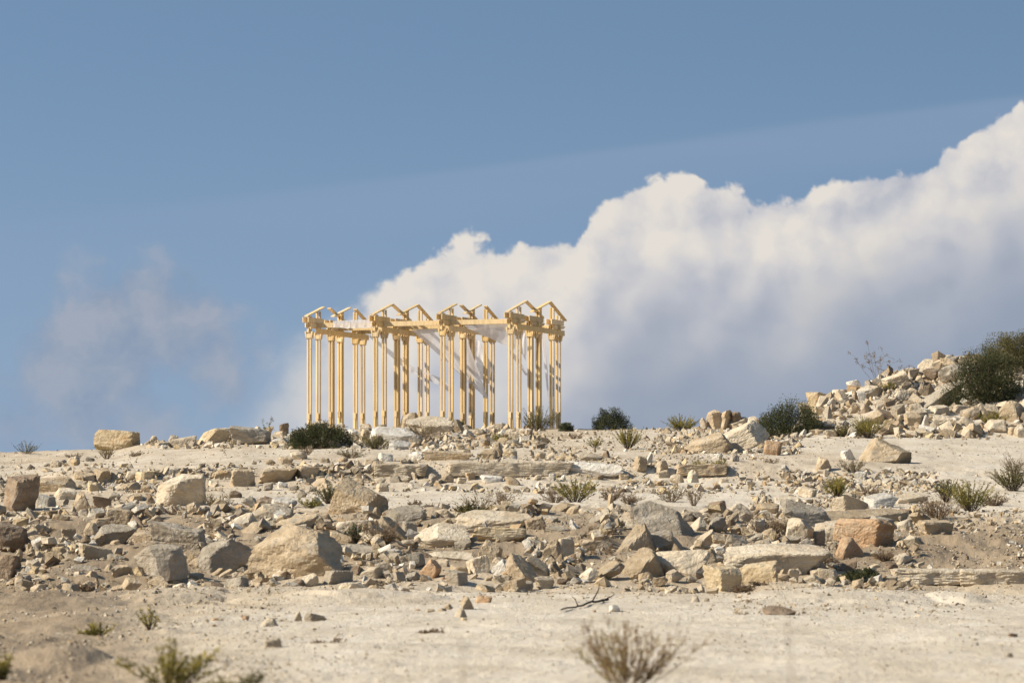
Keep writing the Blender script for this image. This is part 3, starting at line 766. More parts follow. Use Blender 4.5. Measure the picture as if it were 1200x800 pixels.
TR = [
 # px, foot row, w, h, shape, tone, roll, phrase (landmarks only), options
 (26,605,41,47,B,'brown',1,'tall upright brown block at the far left',dict(yaw=38,pitch=-2)),
 (137,528,53,25,B,'yellow',3,'lone yellow boulder on the left skyline',dict(yaw=-22,pitch=4)),
 (212,599,57,42,BO,'cream',10,'big pale pyramid boulder',dict(yaw=-32,pitch=4)),
 (210,657,68,45,B,'grey',2,'big flat topped grey block',dict(yaw=-10,pitch=10)),
 (189,658,62,20,SL,'grey',2,'long grey slab leaning before the grey block',dict(yaw=-8,pitch=12,d=76.6)),
 (134,637,51,23,SL,'grey',-5,'wide grey brown slab',dict(pitch=18)),
 (8,653,52,40,BO,'brown',8,'dark boulder cut by the left edge',{}),
 (8,680,32,29,B,'brown',4,'squat brown block low at the left edge',{}),
 (21,659,12,17,WE,'tan',0,None,{}),
 (114,661,43,24,B,'tan',5,'tan block amid the left rubble',dict(yaw=25)),
 (147,681,28,19,BO,'tan',0,None,{}),(128,677,18,17,WE,'tan',0,None,{}),(101,674,35,12,SL,'grey',4,None,{}),(83,652,24,16,WE,'yellow',0,None,{}),
 (140,615,29,20,B,'tan',2,None,{}),(160,616,18,12,WE,'brown',0,None,{}),(97,601,26,24,WE,'tan',-8,'sharp tan wedge left of centre bench',{}),
 (76,588,29,16,SL,'cream',4,'flat cream slab right of the upright brown block',{}),(54,597,22,18,B,'bluegrey_shade',6,None,{}),(114,579,23,15,BO,'yellow',0,None,{}),
 (66,580,52,22,B,'tan',1,None,{}),(99,566,25,14,SL,'tan',3,None,{}),(121,564,23,17,B,'tan',-4,None,{}),(170,567,25,16,B,'yellow',1,None,dict(yaw=20)),
 (154,566,18,15,SL,'cream',8,None,{}),(154,577,23,13,BO,'tan',0,None,{}),(172,578,15,10,B,'tan',0,None,{}),(66,548,14,9,B,'cream',0,None,{}),
 (86,547,16,13,BO,'cream',0,None,{}),(106,542,11,7,BO,'grey',0,None,{}),(120,597,21,16,BO,'brown',0,None,{}),(158,589,20,11,B,'tan',0,None,{}),(178,592,13,15,WE,'brown',0,None,{}),
 # left crest
 (214,526,33,16,B,'cream',-7,'cream block on the left crest',{}),(250,523,42,22,BO,'yellow',-6,'yellow cream boulder on the left crest',{}),(190,526,18,9,B,'cream',0,None,{}),
 (180,519,13,9,WE,'tan',0,None,{}),(293,524,48,25,BO,'grey',4,'rounded grey boulder on the left crest',{}),(333,505,12,10,B,'brown',0,None,{}),(330,521,25,8,SL,'white',0,'flat white slab left of the dark bush',{}),
 (330,514,13,9,B,'tan',0,None,{}),(374,499,20,6,SL,'cream',0,'thin cream slab at the foot of the first columns',{}),(302,512,16,13,WE,'cream',0,None,{}),(314,509,14,10,SL,'tan',-12,None,{}),
 (268,510,14,9,B,'cream',0,None,{}),(203,517,12,8,BO,'grey',0,None,{}),(318,520,12,9,BO,'cream',0,None,{}),
 # bench at mid left
 (326,564,47,16,B,'tan',0,'long tan block on the bench',dict(yaw=8)),(361,563,27,18,B,'tan',0,'squat two faced tan block',dict(yaw=35)),(284,573,31,24,BO,'tan',6,'tan boulder with a dark hollow',{}),
 (262,564,26,14,BO,'yellow',0,None,{}),(350,540,21,11,BO,'cream',0,None,{}),(335,545,20,10,B,'tan',0,None,{}),(452,543,18,13,B,'white',14,None,{}),(441,554,26,15,WE,'tan',-14,'tan wedge tipped up on the bench',{}),
 (436,545,19,9,SL,'cream',0,None,{}),(317,545,13,7,BO,'tan',0,None,{}),(381,543,11,7,B,'cream',0,None,{}),(402,542,12,7,BO,'tan',0,None,{}),(396,548,10,6,B,'white',0,None,{}),
 (314,574,12,9,WE,'grey',0,None,{}),(331,572,12,8,BO,'white',0,None,{}),(420,568,13,8,B,'tan',0,None,{}),(446,568,14,9,BO,'cream',0,None,{}),(412,577,11,8,WE,'grey',0,None,{}),
 # the bank, centre left
 (418,608,70,47,B,'tan',11,'large flat faced tan boulder',dict(yaw=-14,pitch=14)),(372,596,21,15,WE,'cream',0,None,{}),(312,593,27,11,SL,'brown',5,'thin dark slab on top of the left pile',{}),
 (333,598,30,16,SL,'white',8,None,{}),(315,616,53,25,SL,'cream',14,'large cream slab tilted down to the right',dict(pitch=32)),(345,626,52,22,SL,'tan',-9,'tan slab below the large cream slab',dict(pitch=24)),
 (286,629,32,27,B,'cream',-14,'pinkish cream block standing on edge',dict(yaw=-20)),(296,635,34,23,SL,'tan',-32,'thick slab tilted up to the right',{}),
 (343,684,112,66,WE,'tan',-9,'huge tan boulder at the foot of the bank',dict(yaw=-18,pitch=6,depth=95)),(266,677,64,44,BO,'grey',9,'dark faced grey boulder left of the huge boulder',dict(yaw=10)),
 (269,635,25,16,SL,'brown',16,None,{}),(252,622,24,10,SL,'tan',0,None,{}),(312,645,21,20,B,'grey',-24,None,{}),(325,641,15,9,B,'tan',0,None,{}),(363,689,21,18,BO,'cream',0,'small cream stone at the corner of the huge boulder',{}),
 (412,701,31,18,BO,'cream',0,'rounded cream boulder at the lower edge of the pile',{}),(396,687,34,18,B,'grey',0,'grey brown block right of the huge boulder',{}),(417,680,17,18,B,'brown',22,None,{}),(380,671,18,23,WE,'grey',0,None,{}),
 (424,653,57,15,SL,'grey',1,'flat grey slab lying level right of the huge boulder',dict(pitch=20)),(439,697,23,12,BO,'tan',0,None,{}),(416,630,43,20,B,'cream',0,'cream block with a straight top edge',{}),(398,641,29,18,SL,'tan',10,None,{}),
 (439,612,23,18,WE,'tan',0,None,{}),(463,632,36,27,SL,'tan',36,'tan slab sliding down to the right',{}),(474,617,49,25,SL,'grey',-6,'grey tan slab with a dark underside',dict(pitch=24)),(480,623,18,13,B,'grey',10,None,{}),
 (519,612,26,15,BO,'cream',0,None,{}),(520,601,16,12,B,'grey',12,None,{}),(518,643,64,30,SL,'cream',12,'big cream slab with a rusty corner',dict(pitch=34,yaw=10)),(576,623,90,25,SL,'cream',-3,'widest layered slab on the central pile',dict(pitch=16,depth=60)),
 (585,634,61,16,B,'yellow',1,'row of yellow stone under the layered slab',dict(yaw=4,pitch=0)),(526,659,57,13,SL,'cream',3,'long narrow cream slab',{}),(560,678,27,27,B,'cream',-3,'cubic cream block',dict(yaw=15)),(538,678,22,17,B,'tan',6,None,{}),
 (575,661,27,28,B,'tan',34,'tan block toppled to the right',{}),(589,680,25,24,B,'white',38,'pale block leaning on its corner',{}),(611,685,36,35,SL,'tan',38,'leaning slab in the heap of leaning slabs',{}),(628,680,29,28,SL,'tan',40,'last leaning slab of the heap',{}),
 (647,666,25,34,SH,'tan',4,'pointed upright tan stone',{}),(660,665,25,35,B,'cream',-3,'tall cream block beside the pointed stone',dict(yaw=25)),(603,692,26,15,B,'tan',0,'tan block alone on the sand below the heap',dict(yaw=-30)),
 (483,668,29,20,B,'grey',-18,'grey splintered stone',{}),(461,660,16,14,B,'white',10,None,{}),(504,675,26,19,WE,'orange',0,'pinkish stone left of the cubic block',{}),(656,629,32,14,SL,'grey',0,None,{}),(643,618,23,15,B,'cream',0,None,{}),
 (659,602,32,13,SL,'tan',-16,'tan slab tipped up behind the central pile',{}),(673,607,20,16,BO,'tan',0,None,{}),(678,631,23,23,SL,'white',46,'white slab standing on edge',{}),(696,621,30,19,SL,'grey',-30,'grey tan slab rising to the right',{}),
 (691,607,25,13,SL,'cream',4,None,{}),(716,605,9,27,SH,'tan',0,'thin upright stone finger',{}),(766,634,98,45,SL,'grey',4,'broad grey lichen slab facing forward',dict(pitch=48,depth=60,yaw=6)),
 (742,655,48,41,WE,'tan',-4,'steep tan pyramid rock before the grey slab',dict(yaw=-15)),(769,651,39,29,BO,'grey',12,None,{}),(752,678,50,35,SL,'tan',-16,'sloping tan slab left of the orange flanked boulder',dict(pitch=28)),
 (711,682,40,25,SL,'tan',-26,'tan slab tipped up on the sand',{}),(796,675,68,30,BO,'cream',4,'rounded boulder with an orange flank',{}),(846,694,43,31,B,'yellow',8,'orange tan block on the sand edge',dict(yaw=30)),
 (911,672,122,34,B,'cream',2,'very long pale slab',dict(yaw=4,pitch=12,depth=60)),(889,688,45,30,B,'yellow',-6,'bright yellow block in front of the long slab',dict(yaw=-18)),(929,678,16,12,BO,'cream',0,None,{}),
 (1012,646,69,37,B,'orange',6,'big orange boulder',dict(yaw=-32,pitch=10)),(997,654,38,24,WE,'orange',0,'small orange boulder at the foot of the big one',{}),(946,620,57,34,SL,'grey',17,'dark edged grey slab tipped to the right',dict(pitch=26)),
 (982,633,58,23,SL,'cream',-3,None,{}),(996,606,41,24,B,'cream',5,'cream block behind the orange boulder',{}),(1031,597,43,19,SL,'white',-5,'pale slab perched on top of the right pile',{}),(1014,615,98,19,SL,'tan',1,'long tan slab behind the orange boulder',{}),
 (1032,622,29,18,B,'grey',6,None,{}),(1061,626,21,19,BO,'cream',0,'round cream stone right of the orange boulder',{}),(1096,636,39,26,B,'tan',1,'tan block with a rust red end on the slope',dict(yaw=28,pitch=8)),(1119,637,16,9,B,'orange',0,None,{}),
 (1067,591,41,14,SL,'cream',-4,None,{}),(1075,610,22,19,WE,'yellow',0,None,{}),(886,628,26,19,BO,'cream',8,None,{}),(866,611,33,21,SL,'cream',18,'cream slab tilted at the top of the right pile',{}),(899,601,27,12,SL,'tan',0,None,{}),
 (923,593,30,13,SL,'cream',6,None,{}),(936,637,33,29,WE,'cream',0,'cream wedge under the dark edged slab',{}),(959,636,17,17,B,'grey',0,None,{}),(925,638,26,11,SL,'grey',0,None,{}),(862,642,27,16,BO,'grey',0,'grey stone above the long slab',{}),
 (840,626,22,21,BO,'grey',-10,None,{}),(817,627,22,22,SL,'cream',-38,'flaking pale slab at the right end of the grey slab',{}),(841,600,22,14,B,'brown',-6,None,{}),(845,661,13,17,B,'grey',0,None,{}),(827,664,27,19,BO,'tan',0,None,{}),
 (752,674,18,15,WE,'tan',0,None,{}),(701,650,40,17,B,'tan',0,'tan block left of the pyramid rock',{}),(670,642,22,15,B,'tan',0,None,{}),(785,607,22,11,SL,'cream',0,None,{}),(758,602,20,10,B,'tan',0,None,{}),
 (806,608,17,9,WE,'grey',0,None,{}),(785,672,15,10,BO,'grey',0,None,{}),
 # upper bench
 (525,541,60,14,B,'tan',1,'long tan block on the upper bench',dict(yaw=-6,pitch=3)),(488,540,20,12,B,'white',0,None,{}),(582,538,16,20,WE,'tan',0,'pointed tan stone on the upper bench',{}),(573,540,21,14,B,'tan',0,None,{}),(598,540,18,16,B,'yellow',0,None,{}),
 (539,528,12,9,B,'yellow',0,None,{}),(633,539,14,10,B,'tan',12,None,{}),(662,540,15,7,B,'tan',0,None,{}),(645,540,10,10,BO,'cream',0,None,{}),(576,567,28,11,B,'white',1,'white oblong block below the ledge',dict(yaw=6)),
 (601,569,19,11,BO,'tan',0,None,{}),(647,566,9,12,B,'white',6,None,{}),(628,566,14,10,WE,'cream',0,None,{}),(551,563,13,10,B,'tan',0,None,{}),(541,566,13,7,B,'cream',0,None,{}),(524,566,16,13,BO,'tan',0,None,{}),
 (508,566,12,12,WE,'grey',0,None,{}),(691,540,33,10,SL,'cream',3,'cream slab lying on the white outcrop',{}),(696,558,70,18,BO,'white',0,'white rock outcrop in the ledge',{}),(750,553,17,19,B,'tan',8,'square tan stone on the ledge',{}),
 (760,546,10,17,SH,'white',20,'small white splinter leaning on the ledge',{}),(776,555,15,16,B,'tan',0,None,{}),(812,568,14,18,WE,'cream',0,None,{}),(793,567,18,12,B,'cream',0,None,{}),(778,561,14,11,B,'cream',-8,None,{}),
 (710,537,10,10,WE,'brown',0,None,{}),(731,562,14,8,B,'tan',0,None,{}),(848,569,12,9,B,'cream',0,None,{}),
 (598,557,150,16,'ledge','cream',0,'long low cream ledge across the bench',dict(yaw=2,pitch=0,depth=30)),(470,557,64,15,'ledge','cream',0,'pale stub of ledge left of the long ledge',dict(yaw=-4,pitch=4,depth=30)),(822,556,62,13,'ledge','tan',0,None,dict(yaw=3,pitch=2,depth=26)),
 # right crest pair
 (830,535,58,30,SL,'tan',-15,'left half of the split slab on the crest',dict(yaw=-10,pitch=10)),(872,536,62,44,SL,'cream',-24,'big cream slab tilted up right of its broken half',dict(yaw=-14,pitch=12)),(860,545,13,15,WE,'grey',0,None,{}),
 (840,539,15,8,B,'white',0,None,{}),(837,498,19,18,BO,'tan',-20,None,{}),(850,497,17,17,BO,'tan',0,'upper tan boulder behind the split slab',{}),(863,493,13,11,B,'brown',0,None,{}),(864,503,25,15,B,'cream',-10,None,{}),
 (882,497,22,10,SL,'cream',0,None,{}),(825,498,10,9,WE,'cream',0,None,{}),(906,536,23,20,B,'orange',0,'rust streaked block under the round bush',dict(yaw=-20)),(1037,547,64,35,BO,'tan',3,'big rounded boulder on the pale road',dict(yaw=-20,depth=60)),
 (965,554,18,19,BO,'tan',0,'brown shaded stone left of the road boulder',{}),(994,541,19,15,B,'white',-10,'white stone behind the road boulder',{}),(1008,564,17,12,B,'white',0,None,{}),(946,584,23,15,B,'cream',14,None,{}),
 (815,512,12,7,B,'cream',0,None,{}),(803,516,11,6,BO,'cream',0,None,{}),(889,515,13,8,BO,'cream',0,None,{}),
 # crest before the temple
 (464,521,62,22,SL,'white',5,'broad pale slab before the middle columns',dict(pitch=20)),(504,513,57,26,SL,'cream',3,'large cream slab crowning the temple mound',dict(pitch=26,depth=50)),(519,498,23,10,SL,'white',8,'white slab end beside a middle column',{}),
 (481,500,26,17,WE,'tan',0,'small peaked stone on top of the temple mound',{}),(538,511,16,20,SL,'tan',42,'tan slab propped at the right of the crown slab',{}),(583,508,25,13,B,'cream',-12,'cream block between the right columns',{}),(548,514,15,11,B,'white',24,None,{}),
 (427,519,13,17,B,'tan',18,None,{}),(439,524,21,14,WE,'brown',0,'dark stone at the left foot of the pale slab',{}),(412,511,17,9,SL,'white',8,None,{}),(428,505,15,9,B,'cream',0,None,{}),(469,528,27,13,SL,'white',14,None,{}),
 (398,503,13,8,WE,'cream',0,None,{}),(446,505,14,8,B,'tan',0,None,{}),(560,511,12,8,BO,'cream',0,None,{}),(598,509,12,7,BO,'cream',0,None,{}),(570,515,12,7,B,'tan',0,None,{}),(615,509,14,7,B,'white',0,None,{}),(452,514,12,7,WE,'cream',0,None,{}),
 # the heap at the right
 (1104,479,62,34,SL,'grey',-27,'big grey slab jutting from the right heap',dict(pitch=24)),(1057,474,28,18,BO,'cream',0,'rounded cream stone in the right heap',{}),(1035,487,20,18,B,'grey',-10,None,{}),(1079,469,9,22,SH,'grey',6,'thin upright stone in the right heap',{}),
 (1050,459,34,25,B,'cream',-28,'cream grey slab high on the right heap',{}),(1016,472,39,21,BO,'cream',-14,'cream boulder on the left shoulder of the heap',{}),(1089,433,29,13,BO,'cream',0,'topmost cream boulder of the right heap',{}),(1116,428,20,9,BO,'tan',0,None,{}),
 (1115,449,33,23,BO,'grey',-20,'grey cream boulder left of the big dark bush',{}),(1073,446,21,12,B,'brown',0,None,{}),(1093,446,25,15,BO,'brown',-8,None,{}),(1100,490,27,16,B,'cream',-6,None,{}),(1106,502,27,17,B,'cream',4,'layered cream block low in the right heap',{}),
 (1128,485,24,11,B,'cream',0,None,{}),(1138,493,20,18,BO,'tan',0,None,{}),(1143,477,26,14,B,'grey',6,None,{}),(1175,476,22,18,WE,'orange',0,'orange stone under the big dark bush',{}),(1166,508,25,17,WE,'cream',0,'cream stone at the right foot of the heap',{}),
 (1142,510,14,15,B,'cream',10,None,{}),(1187,497,34,28,BO,'tan',-26,'tan boulder at the right edge of the heap',{}),(1188,511,14,11,B,'tan',0,None,{}),(1052,508,14,16,B,'tan',-28,None,{}),(1084,501,9,15,SH,'white',0,None,{}),(1077,490,15,13,BO,'cream',0,None,{}),
 (1067,508,14,9,B,'cream',-10,None,{}),(972,505,14,30,SH,'grey',-6,'pointed grey upright stone beside the round bush',{}),(943,484,18,13,B,'grey',0,None,{}),(958,475,28,16,BO,'yellow',0,'yellowish boulder at the left end of the heap',{}),(966,487,27,14,B,'tan',-10,None,{}),
 (1000,456,17,11,BO,'white',0,'white stone on the skyline of the heap',{}),(1001,487,14,16,B,'tan',10,None,{}),(1014,486,13,12,BO,'tan',0,None,{}),(976,513,18,10,B,'cream',0,None,{}),(1043,506,17,16,BO,'tan',0,None,{}),(984,480,20,13,B,'grey',-16,None,{}),
 (984,468,18,12,BO,'cream',0,None,{}),(1062,489,16,12,B,'tan',0,None,{}),(1120,508,18,12,B,'tan',0,None,{}),(1090,510,15,9,B,'tan',0,None,{}),(1025,508,15,12,WE,'cream',0,None,{}),(1157,492,16,12,B,'cream',0,None,{}),(1195,470,20,16,BO,'cream',0,None,{}),(1190,452,22,13,B,'tan',0,None,{}),
 # loose stones on the sand in front
 (548,714,17,16,WE,'tan',4,'peaked tan stone on the bare sand',{}),(567,709,20,12,B,'orange',8,'orange tan stone beside the peaked stone',{}),(540,725,17,14,WE,'cream',0,'tilted pale stone in front of the peaked stone',{}),(526,714,10,8,WE,'tan',0,None,{}),(518,719,11,7,WE,'tan',0,None,{}),
 (504,719,11,6,B,'tan',0,None,{}),(489,717,8,4,B,'orange',0,None,{}),(544,729,9,6,B,'yellow',0,None,{}),(349,731,10,15,SH,'cream',6,'small upright pale stone on the sand',{}),(314,736,24,13,WE,'cream',0,'cream stone left of the small upright stone',{}),
 (370,729,26,11,BO,'grey',2,'low grey brown stone on the sand',{}),(321,762,22,15,B,'cream',0,'nearest cream block beside the crack in the sand',{}),(287,726,10,6,B,'orange',0,'tiny orange cube on the sand',{}),(252,729,11,6,B,'orange',8,None,{}),
 (815,708,12,11,WE,'grey',0,'small grey peaked stone right of the dry stick',{}),(720,717,13,9,BO,'white',0,'round white stone at the tip of the dry stick',{}),(913,723,38,13,SL,'brown',3,'low brown slab at the edge of the track',{}),
 (84,759,13,9,B,'tan',0,'squarish tan stone on the brown dirt',{}),(60,762,13,10,BO,'tan',0,None,{}),(38,758,10,7,B,'tan',0,None,{}),(827,706,9,6,BO,'cream',0,None,{}),
 (1088,683,82,17,'ledge','cream',1,'cracked pale ledge on the right slope',dict(pitch=3,yaw=2)),(1164,685,78,18,'ledge','cream',0,'blocky pale ledge at the right edge',dict(yaw=2,pitch=4)),(1183,770,9,6,BO,'grey',0,None,{}),
 (1187,748,12,7,BO,'brown',0,None,{}),
]
for (px, pyb, w, h, sh, tone, roll, phrase, kw) in TR:
    rock(px, pyb, w, h, sh, tone, roll, phrase=phrase, **kw)
# more mid-sized stones between them, wedged into the bank and the heap
def free(px, py, w):
    for q in ROCKS:
        if abs(q['px']-px) < (q['w']+w)*0.27 and abs(q['py']-py) < (q['h']+w*0.7)*0.30: return False
    return True
fr = np.random.default_rng(5)
zones = [(0, 640, 604, 690, 92), (640, 1060, 600, 682, 62), (60, 480, 545, 590, 12), (950, 1200, 446, 508, 34), (180, 620, 503, 522, 8)]
for (x0, x1, y0, y1, n) in zones:
    c = 0; tries = 0
    while c < n and tries < 4000:
        tries += 1
        px, py, w = fr.uniform(x0, x1), fr.uniform(y0, y1), fr.uniform(12, 27)
        if not free(px, py, w): continue
        d_ = dist_at(px, py)
        if d_ > 165: continue
        rock(px, py+w*0.3, w, w*fr.uniform(0.45, 0.8), fr.choice([B, SL, WE, SL, B]), fr.choice(['tan', 'cream', 'grey', 'tan', 'cream', 'brown', 'grey']), fr.uniform(-35, 35))
        c += 1

# ------------------------------------------------------------------ a label for every stone, told apart by its neighbours
def label_rocks():
    marks = [q for q in ROCKS if q['phrase']]
    used = set()
    words = {'ledge': 'ledge', 'block': 'block', 'slab': 'slab', 'shard': 'splinter', 'wedge': 'wedge', 'boulder': 'rounded stone'}
    tn = {'cream': 'cream', 'tan': 'tan', 'yellow': 'yellowish', 'orange': 'orange', 'grey': 'grey', 'white': 'whitish', 'brown': 'brown', 'bluegrey_shade': 'blue grey'}
    for q in marks:
        l = q['phrase']
        if len(l.split()) < 4: l = l+' in the rubble'
        assert l not in used, l
        q['label'] = l; used.add(l)
    def rel(q, m):
        dx, dy = q['px']-m['px'], q['py']-m['py']
        if abs(dx) > abs(dy)*1.0: return 'right of' if dx > 0 else 'left of'
        return 'in front of' if dy > 0 else 'behind'
    for q in ROCKS:
        if q['label']: continue
        a = q['w']*q['h']
        size = 'tiny' if a < 75 else ('small' if a < 190 else ('middling' if a < 420 else 'sizeable'))
        near = sorted(marks, key=lambda m: (m['px']-q['px'])**2+((m['py']-q['py'])*1.3)**2)
        done = False
        for pre in ('%s %s %s' % (size, tn[q['tone']], words[q['shape']]), '%s %s%s %s' % (size, 'wide ' if q['w'] > 1.7*q['h'] else 'stout ', tn[q['tone']], words[q['shape']]), '%s half buried %s %s' % (size, tn[q['tone']], words[q['shape']])):
            for m in near[:5]:
                ph = m['phrase']
                l = '%s %s the %s' % (pre, rel(q, m), ph)
                if len(l.split()) <= 16 and l not in used:
                    done = True; break
            if done: break
        assert done, q['px']
        q['label'] = l; used.add(l)
    for q in ROCKS:
        q['o']['label'] = q['label']
        if 'group' not in q['o']:
            z = q
            q['o']['group'] = ('stones of the heap at the right' if z['px'] > 930 and z['py'] < 512 else 'stones along the crest' if z['py'] < 527 else
                               'stones on the upper benches' if z['py'] < 582 else 'stones of the rubble bank' if z['py'] < 693 else 'loose stones on the sand')
label_rocks()

# ------------------------------------------------------------------ rubble and gravel too many to count
def chunk(seed, n=9):
    import bmesh
    r = np.random.default_rng(seed)
    bm = bmesh.new()
    P = r.uniform(-1, 1, (n+4, 3))
    if seed % 3: P = np.array([(a, b, c) for a in (-1, 1) for b in (-1, 1) for c in (-1, 1)])*0.82+r.normal(0, 0.20, (8, 3))
    P[:, 2] *= r.uniform(0.28, 0.85); P[:, 1] *= r.uniform(0.6, 1)
    for p in P: bm.verts.new(p)
    g = bmesh.ops.convex_hull(bm, input=bm.verts)
    bmesh.ops.delete(bm, geom=[e for e in g['geom_interior'] if isinstance(e, bmesh.types.BMVert)], context='VERTS')
    bmesh.ops.triangulate(bm, faces=bm.faces)
    bm.verts.index_update()
    V = np.array([v.co[:] for v in bm.verts]); Fc = np.array([[v.index for v in f.verts] for f in bm.faces])
    bm.free(); return V*0.62, Fc
CH = [chunk(900+i, 8+i % 6) for i in range(40)]
def rubble(name, label, X, Y, Sz, cols, sink=0.25, seed=0):
    r = np.random.default_rng(seed)
    n = len(X); Zg = z_ground(X, Y)
    Vs, Fs, Cs = [], [], []; base = 0
    # within the bank and the heap the stones lie in layers on one another
    heapw = np.exp(-((Y-84)/6.5)**2)+1.0*((600+F*X/Y) > 940)*np.exp(-((Y-148)/9)**2)
    pile = (Sz > 0.07)*heapw*Sz*np.maximum(fbm2(X, Y*0.6, 0.9, 3, 0.5, 77)*2.2+0.5, 0)*r.uniform(0, 1.3, n)
    pile = np.minimum(pile, Sz*np.where(Y > 125, 0.30, 0.75))
    kind = r.integers(0, len(CH), n)
    for k in range(len(CH)):
        idx = np.nonzero(kind == k)[0]
        if not len(idx): continue
        V, Fc = CH[k]
        m = len(idx)
        # random orientation
        q = r.normal(size=(m, 4)); q[:, 1:3] *= 0.42; q /= np.linalg.norm(q, axis=1, keepdims=True)
        w, x, y, z = q.T
        Rm = np.stack([1-2*(y*y+z*z), 2*(x*y-z*w), 2*(x*z+y*w), 2*(x*y+z*w), 1-2*(x*x+z*z), 2*(y*z-x*w), 2*(x*z-y*w), 2*(y*z+x*w), 1-2*(x*x+y*y)], -1).reshape(m, 3, 3)
        W = np.einsum('mij,vj->mvi', Rm, V)*Sz[idx][:, None, None]*0.98
        W[:, :, 0] += X[idx][:, None]; W[:, :, 1] += Y[idx][:, None]; W[:, :, 2] += (Zg[idx]+Sz[idx]*(0.40-sink)+pile[idx])[:, None]
        Vs.append(W.reshape(-1, 3)); nv = len(V)
        Fs.append((Fc[None]+(np.arange(m)*nv)[:, None, None]+base).reshape(-1, 3)); base += m*nv
        Cs.append(np.repeat(cols[idx], nv, axis=0))
    o = mk_mesh(name, np.concatenate(Vs), np.concatenate(Fs), M['rubble'], col=np.concatenate(Cs))
    return tag(o, label, name, kind='stuff')
PAL = np.array([(0.55, 0.46, 0.335), (0.45, 0.355, 0.235), (0.64, 0.585, 0.49), (0.38, 0.32, 0.245), (0.56, 0.43, 0.255), (0.31, 0.235, 0.155), (0.50, 0.35, 0.20), (0.50, 0.42, 0.305)])
PW = np.array([.25, .2, .13, .14, .07, .11, .03, .07])
def rubble_zone(n, x0, x1, y0, y1, smin, smax, r, pw=2.2, clump=0.0, seed=0):
    """positions by bearing and distance; sizes follow a power law (in picture units at that distance)"""
    px = r.uniform(x0, x1, n*2)
    py = r.uniform(y0, y1, n*2)
    d = np.array([dist_at(a, b) for a, b in zip(px, py)]) if n < 400 else None
    if d is None:                       # tabulate the slope once per 20 columns
        d = np.zeros(n*2)
        for c in range(int(x0)//20-1, int(x1)//20+2):
            mk = (px//20).astype(int) == c
            if not mk.any(): continue
            dd = np.linspace(20, 172, 900); rows = YH-F*z_base(np.full_like(dd, c*20+10.0), dd)/dd
            rows = np.minimum.accumulate(rows)
            d[mk] = np.interp(-py[mk], -rows, dd)
    x = xd(px, d)
    keep = np.ones(n*2, bool)
    if clump > 0:
        f = fbm2(x, d*0.45, 0.8, 3, 0.5, 40+seed)
        keep = f > r.uniform(-0.35, 0.35, n*2)*1.0+(clump-0.5)*0.5
    keep &= d < 166
    idx = np.nonzero(keep)[0][:n]
    u = r.uniform(0, 1, len(idx))
    s = (smin**(1-pw)+u*(smax**(1-pw)-smin**(1-pw)))**(1/(1-pw))
    return x[idx], d[idx], s*d[idx]/F
def scatter(name, label, zs, seed):
    r = np.random.default_rng(seed)
    X, Y, Sz = [], [], []
    for i, z in enumerate(zs):
        a, b, c = rubble_zone(*z[:7], r, *z[7:], seed=i)
        X.append(a); Y.append(b); Sz.append(c)
    X, Y, Sz = map(np.concatenate, (X, Y, Sz))
    # the big stones keep clear faces: little lies piled right in front of them
    sp = Sz*F/Y; pxs = 600+F*X/Y; keep = np.ones(len(X), bool)
    for q in ROCKS:
        if q['w'] < 28 or q['d'] > 150: continue
        m = (np.abs(pxs-q['px']) < 0.46*q['w']) & (Y > q['d']-4.5) & (Y < q['d']+0.3) & (sp > 2.6)
        keep &= ~(m & (r.uniform(size=len(X)) < 0.82))
    X, Y, Sz = X[keep], Y[keep], Sz[keep]
    cols = PAL[r.choice(len(PAL), len(X), p=PW)]*r.uniform(0.72, 1.06, (len(X), 1))
    return rubble(name, label, X, Y, Sz, cols, seed=seed)
scatter('rubble', 'broken limestone rubble packed between the larger stones', [
  # n, x0, x1, y0, y1, min, max size, power, clumping
  (9000, -200, 1080, 603, 693, 5.0, 15, 1.75, 0.85), (3000, -200, 1080, 602, 696, 2.0, 6, 2.0, 0.6), (2600, 1040, 1450, 596, 690, 1.6, 7, 2.4, 0.55),
  (1300, -200, 490, 545, 577, 2.4, 11, 1.9, 0.55), (700, -200, 215, 575, 606, 2.4, 10, 1.9, 0.55), (1000, 480, 1000, 557, 578, 2.2, 10, 1.9, 0.5), (600, 480, 900, 526, 546, 2, 8, 2.1, 0.5),
  (1200, 880, 1100, 552, 604, 2.4, 10, 1.9, 0.5),
  (6500, 935, 1450, 405, 513, 6.0, 17, 1.4, 0.8), (5000, 935, 1450, 408, 515, 2.0, 7, 1.9, 0.6), (1600, 160, 640, 496, 526, 2.8, 11, 1.9, 0.35), (900, 770, 940, 492, 532, 2.6, 10, 1.7, 0.4), (700, 640, 900, 502, 545, 1.6, 5, 2.2, 0.5)], 21)
scatter('gravel', 'fine gravel and pebbles strewn over the quarry floor', [
  (3600, -240, 900, 500, 560, 1.0, 3.6, 2.4, 0.5), (2600, -240, 480, 555, 606, 1.0, 3.6, 2.4, 0.5), (700, 480, 900, 578, 604, 0.9, 2.4, 2.8, 0.6), (900, 900, 1450, 513, 552, 0.9, 2.6, 2.7, 0.6), (1800, 880, 1450, 552, 606, 1.0, 3.6, 2.4, 0.5), (9000, -240, 1450, 600, 702, 1.1, 4.0, 2.3, 0.55), (9000, -240, 1450, 692, 815, 0.9, 3.6, 2.9, 0.55),
  (5000, -240, 330, 685, 815, 1.2, 6.0, 2.5, 0.5), (900, 860, 1130, 688, 722, 1.2, 5.5, 2.4, 0.45), (500, 260, 480, 690, 800, 1.2, 4.5, 2.6, 0.55), (800, 1040, 1450, 640, 712, 1.2, 4.5, 2.6, 0.5)], 22)
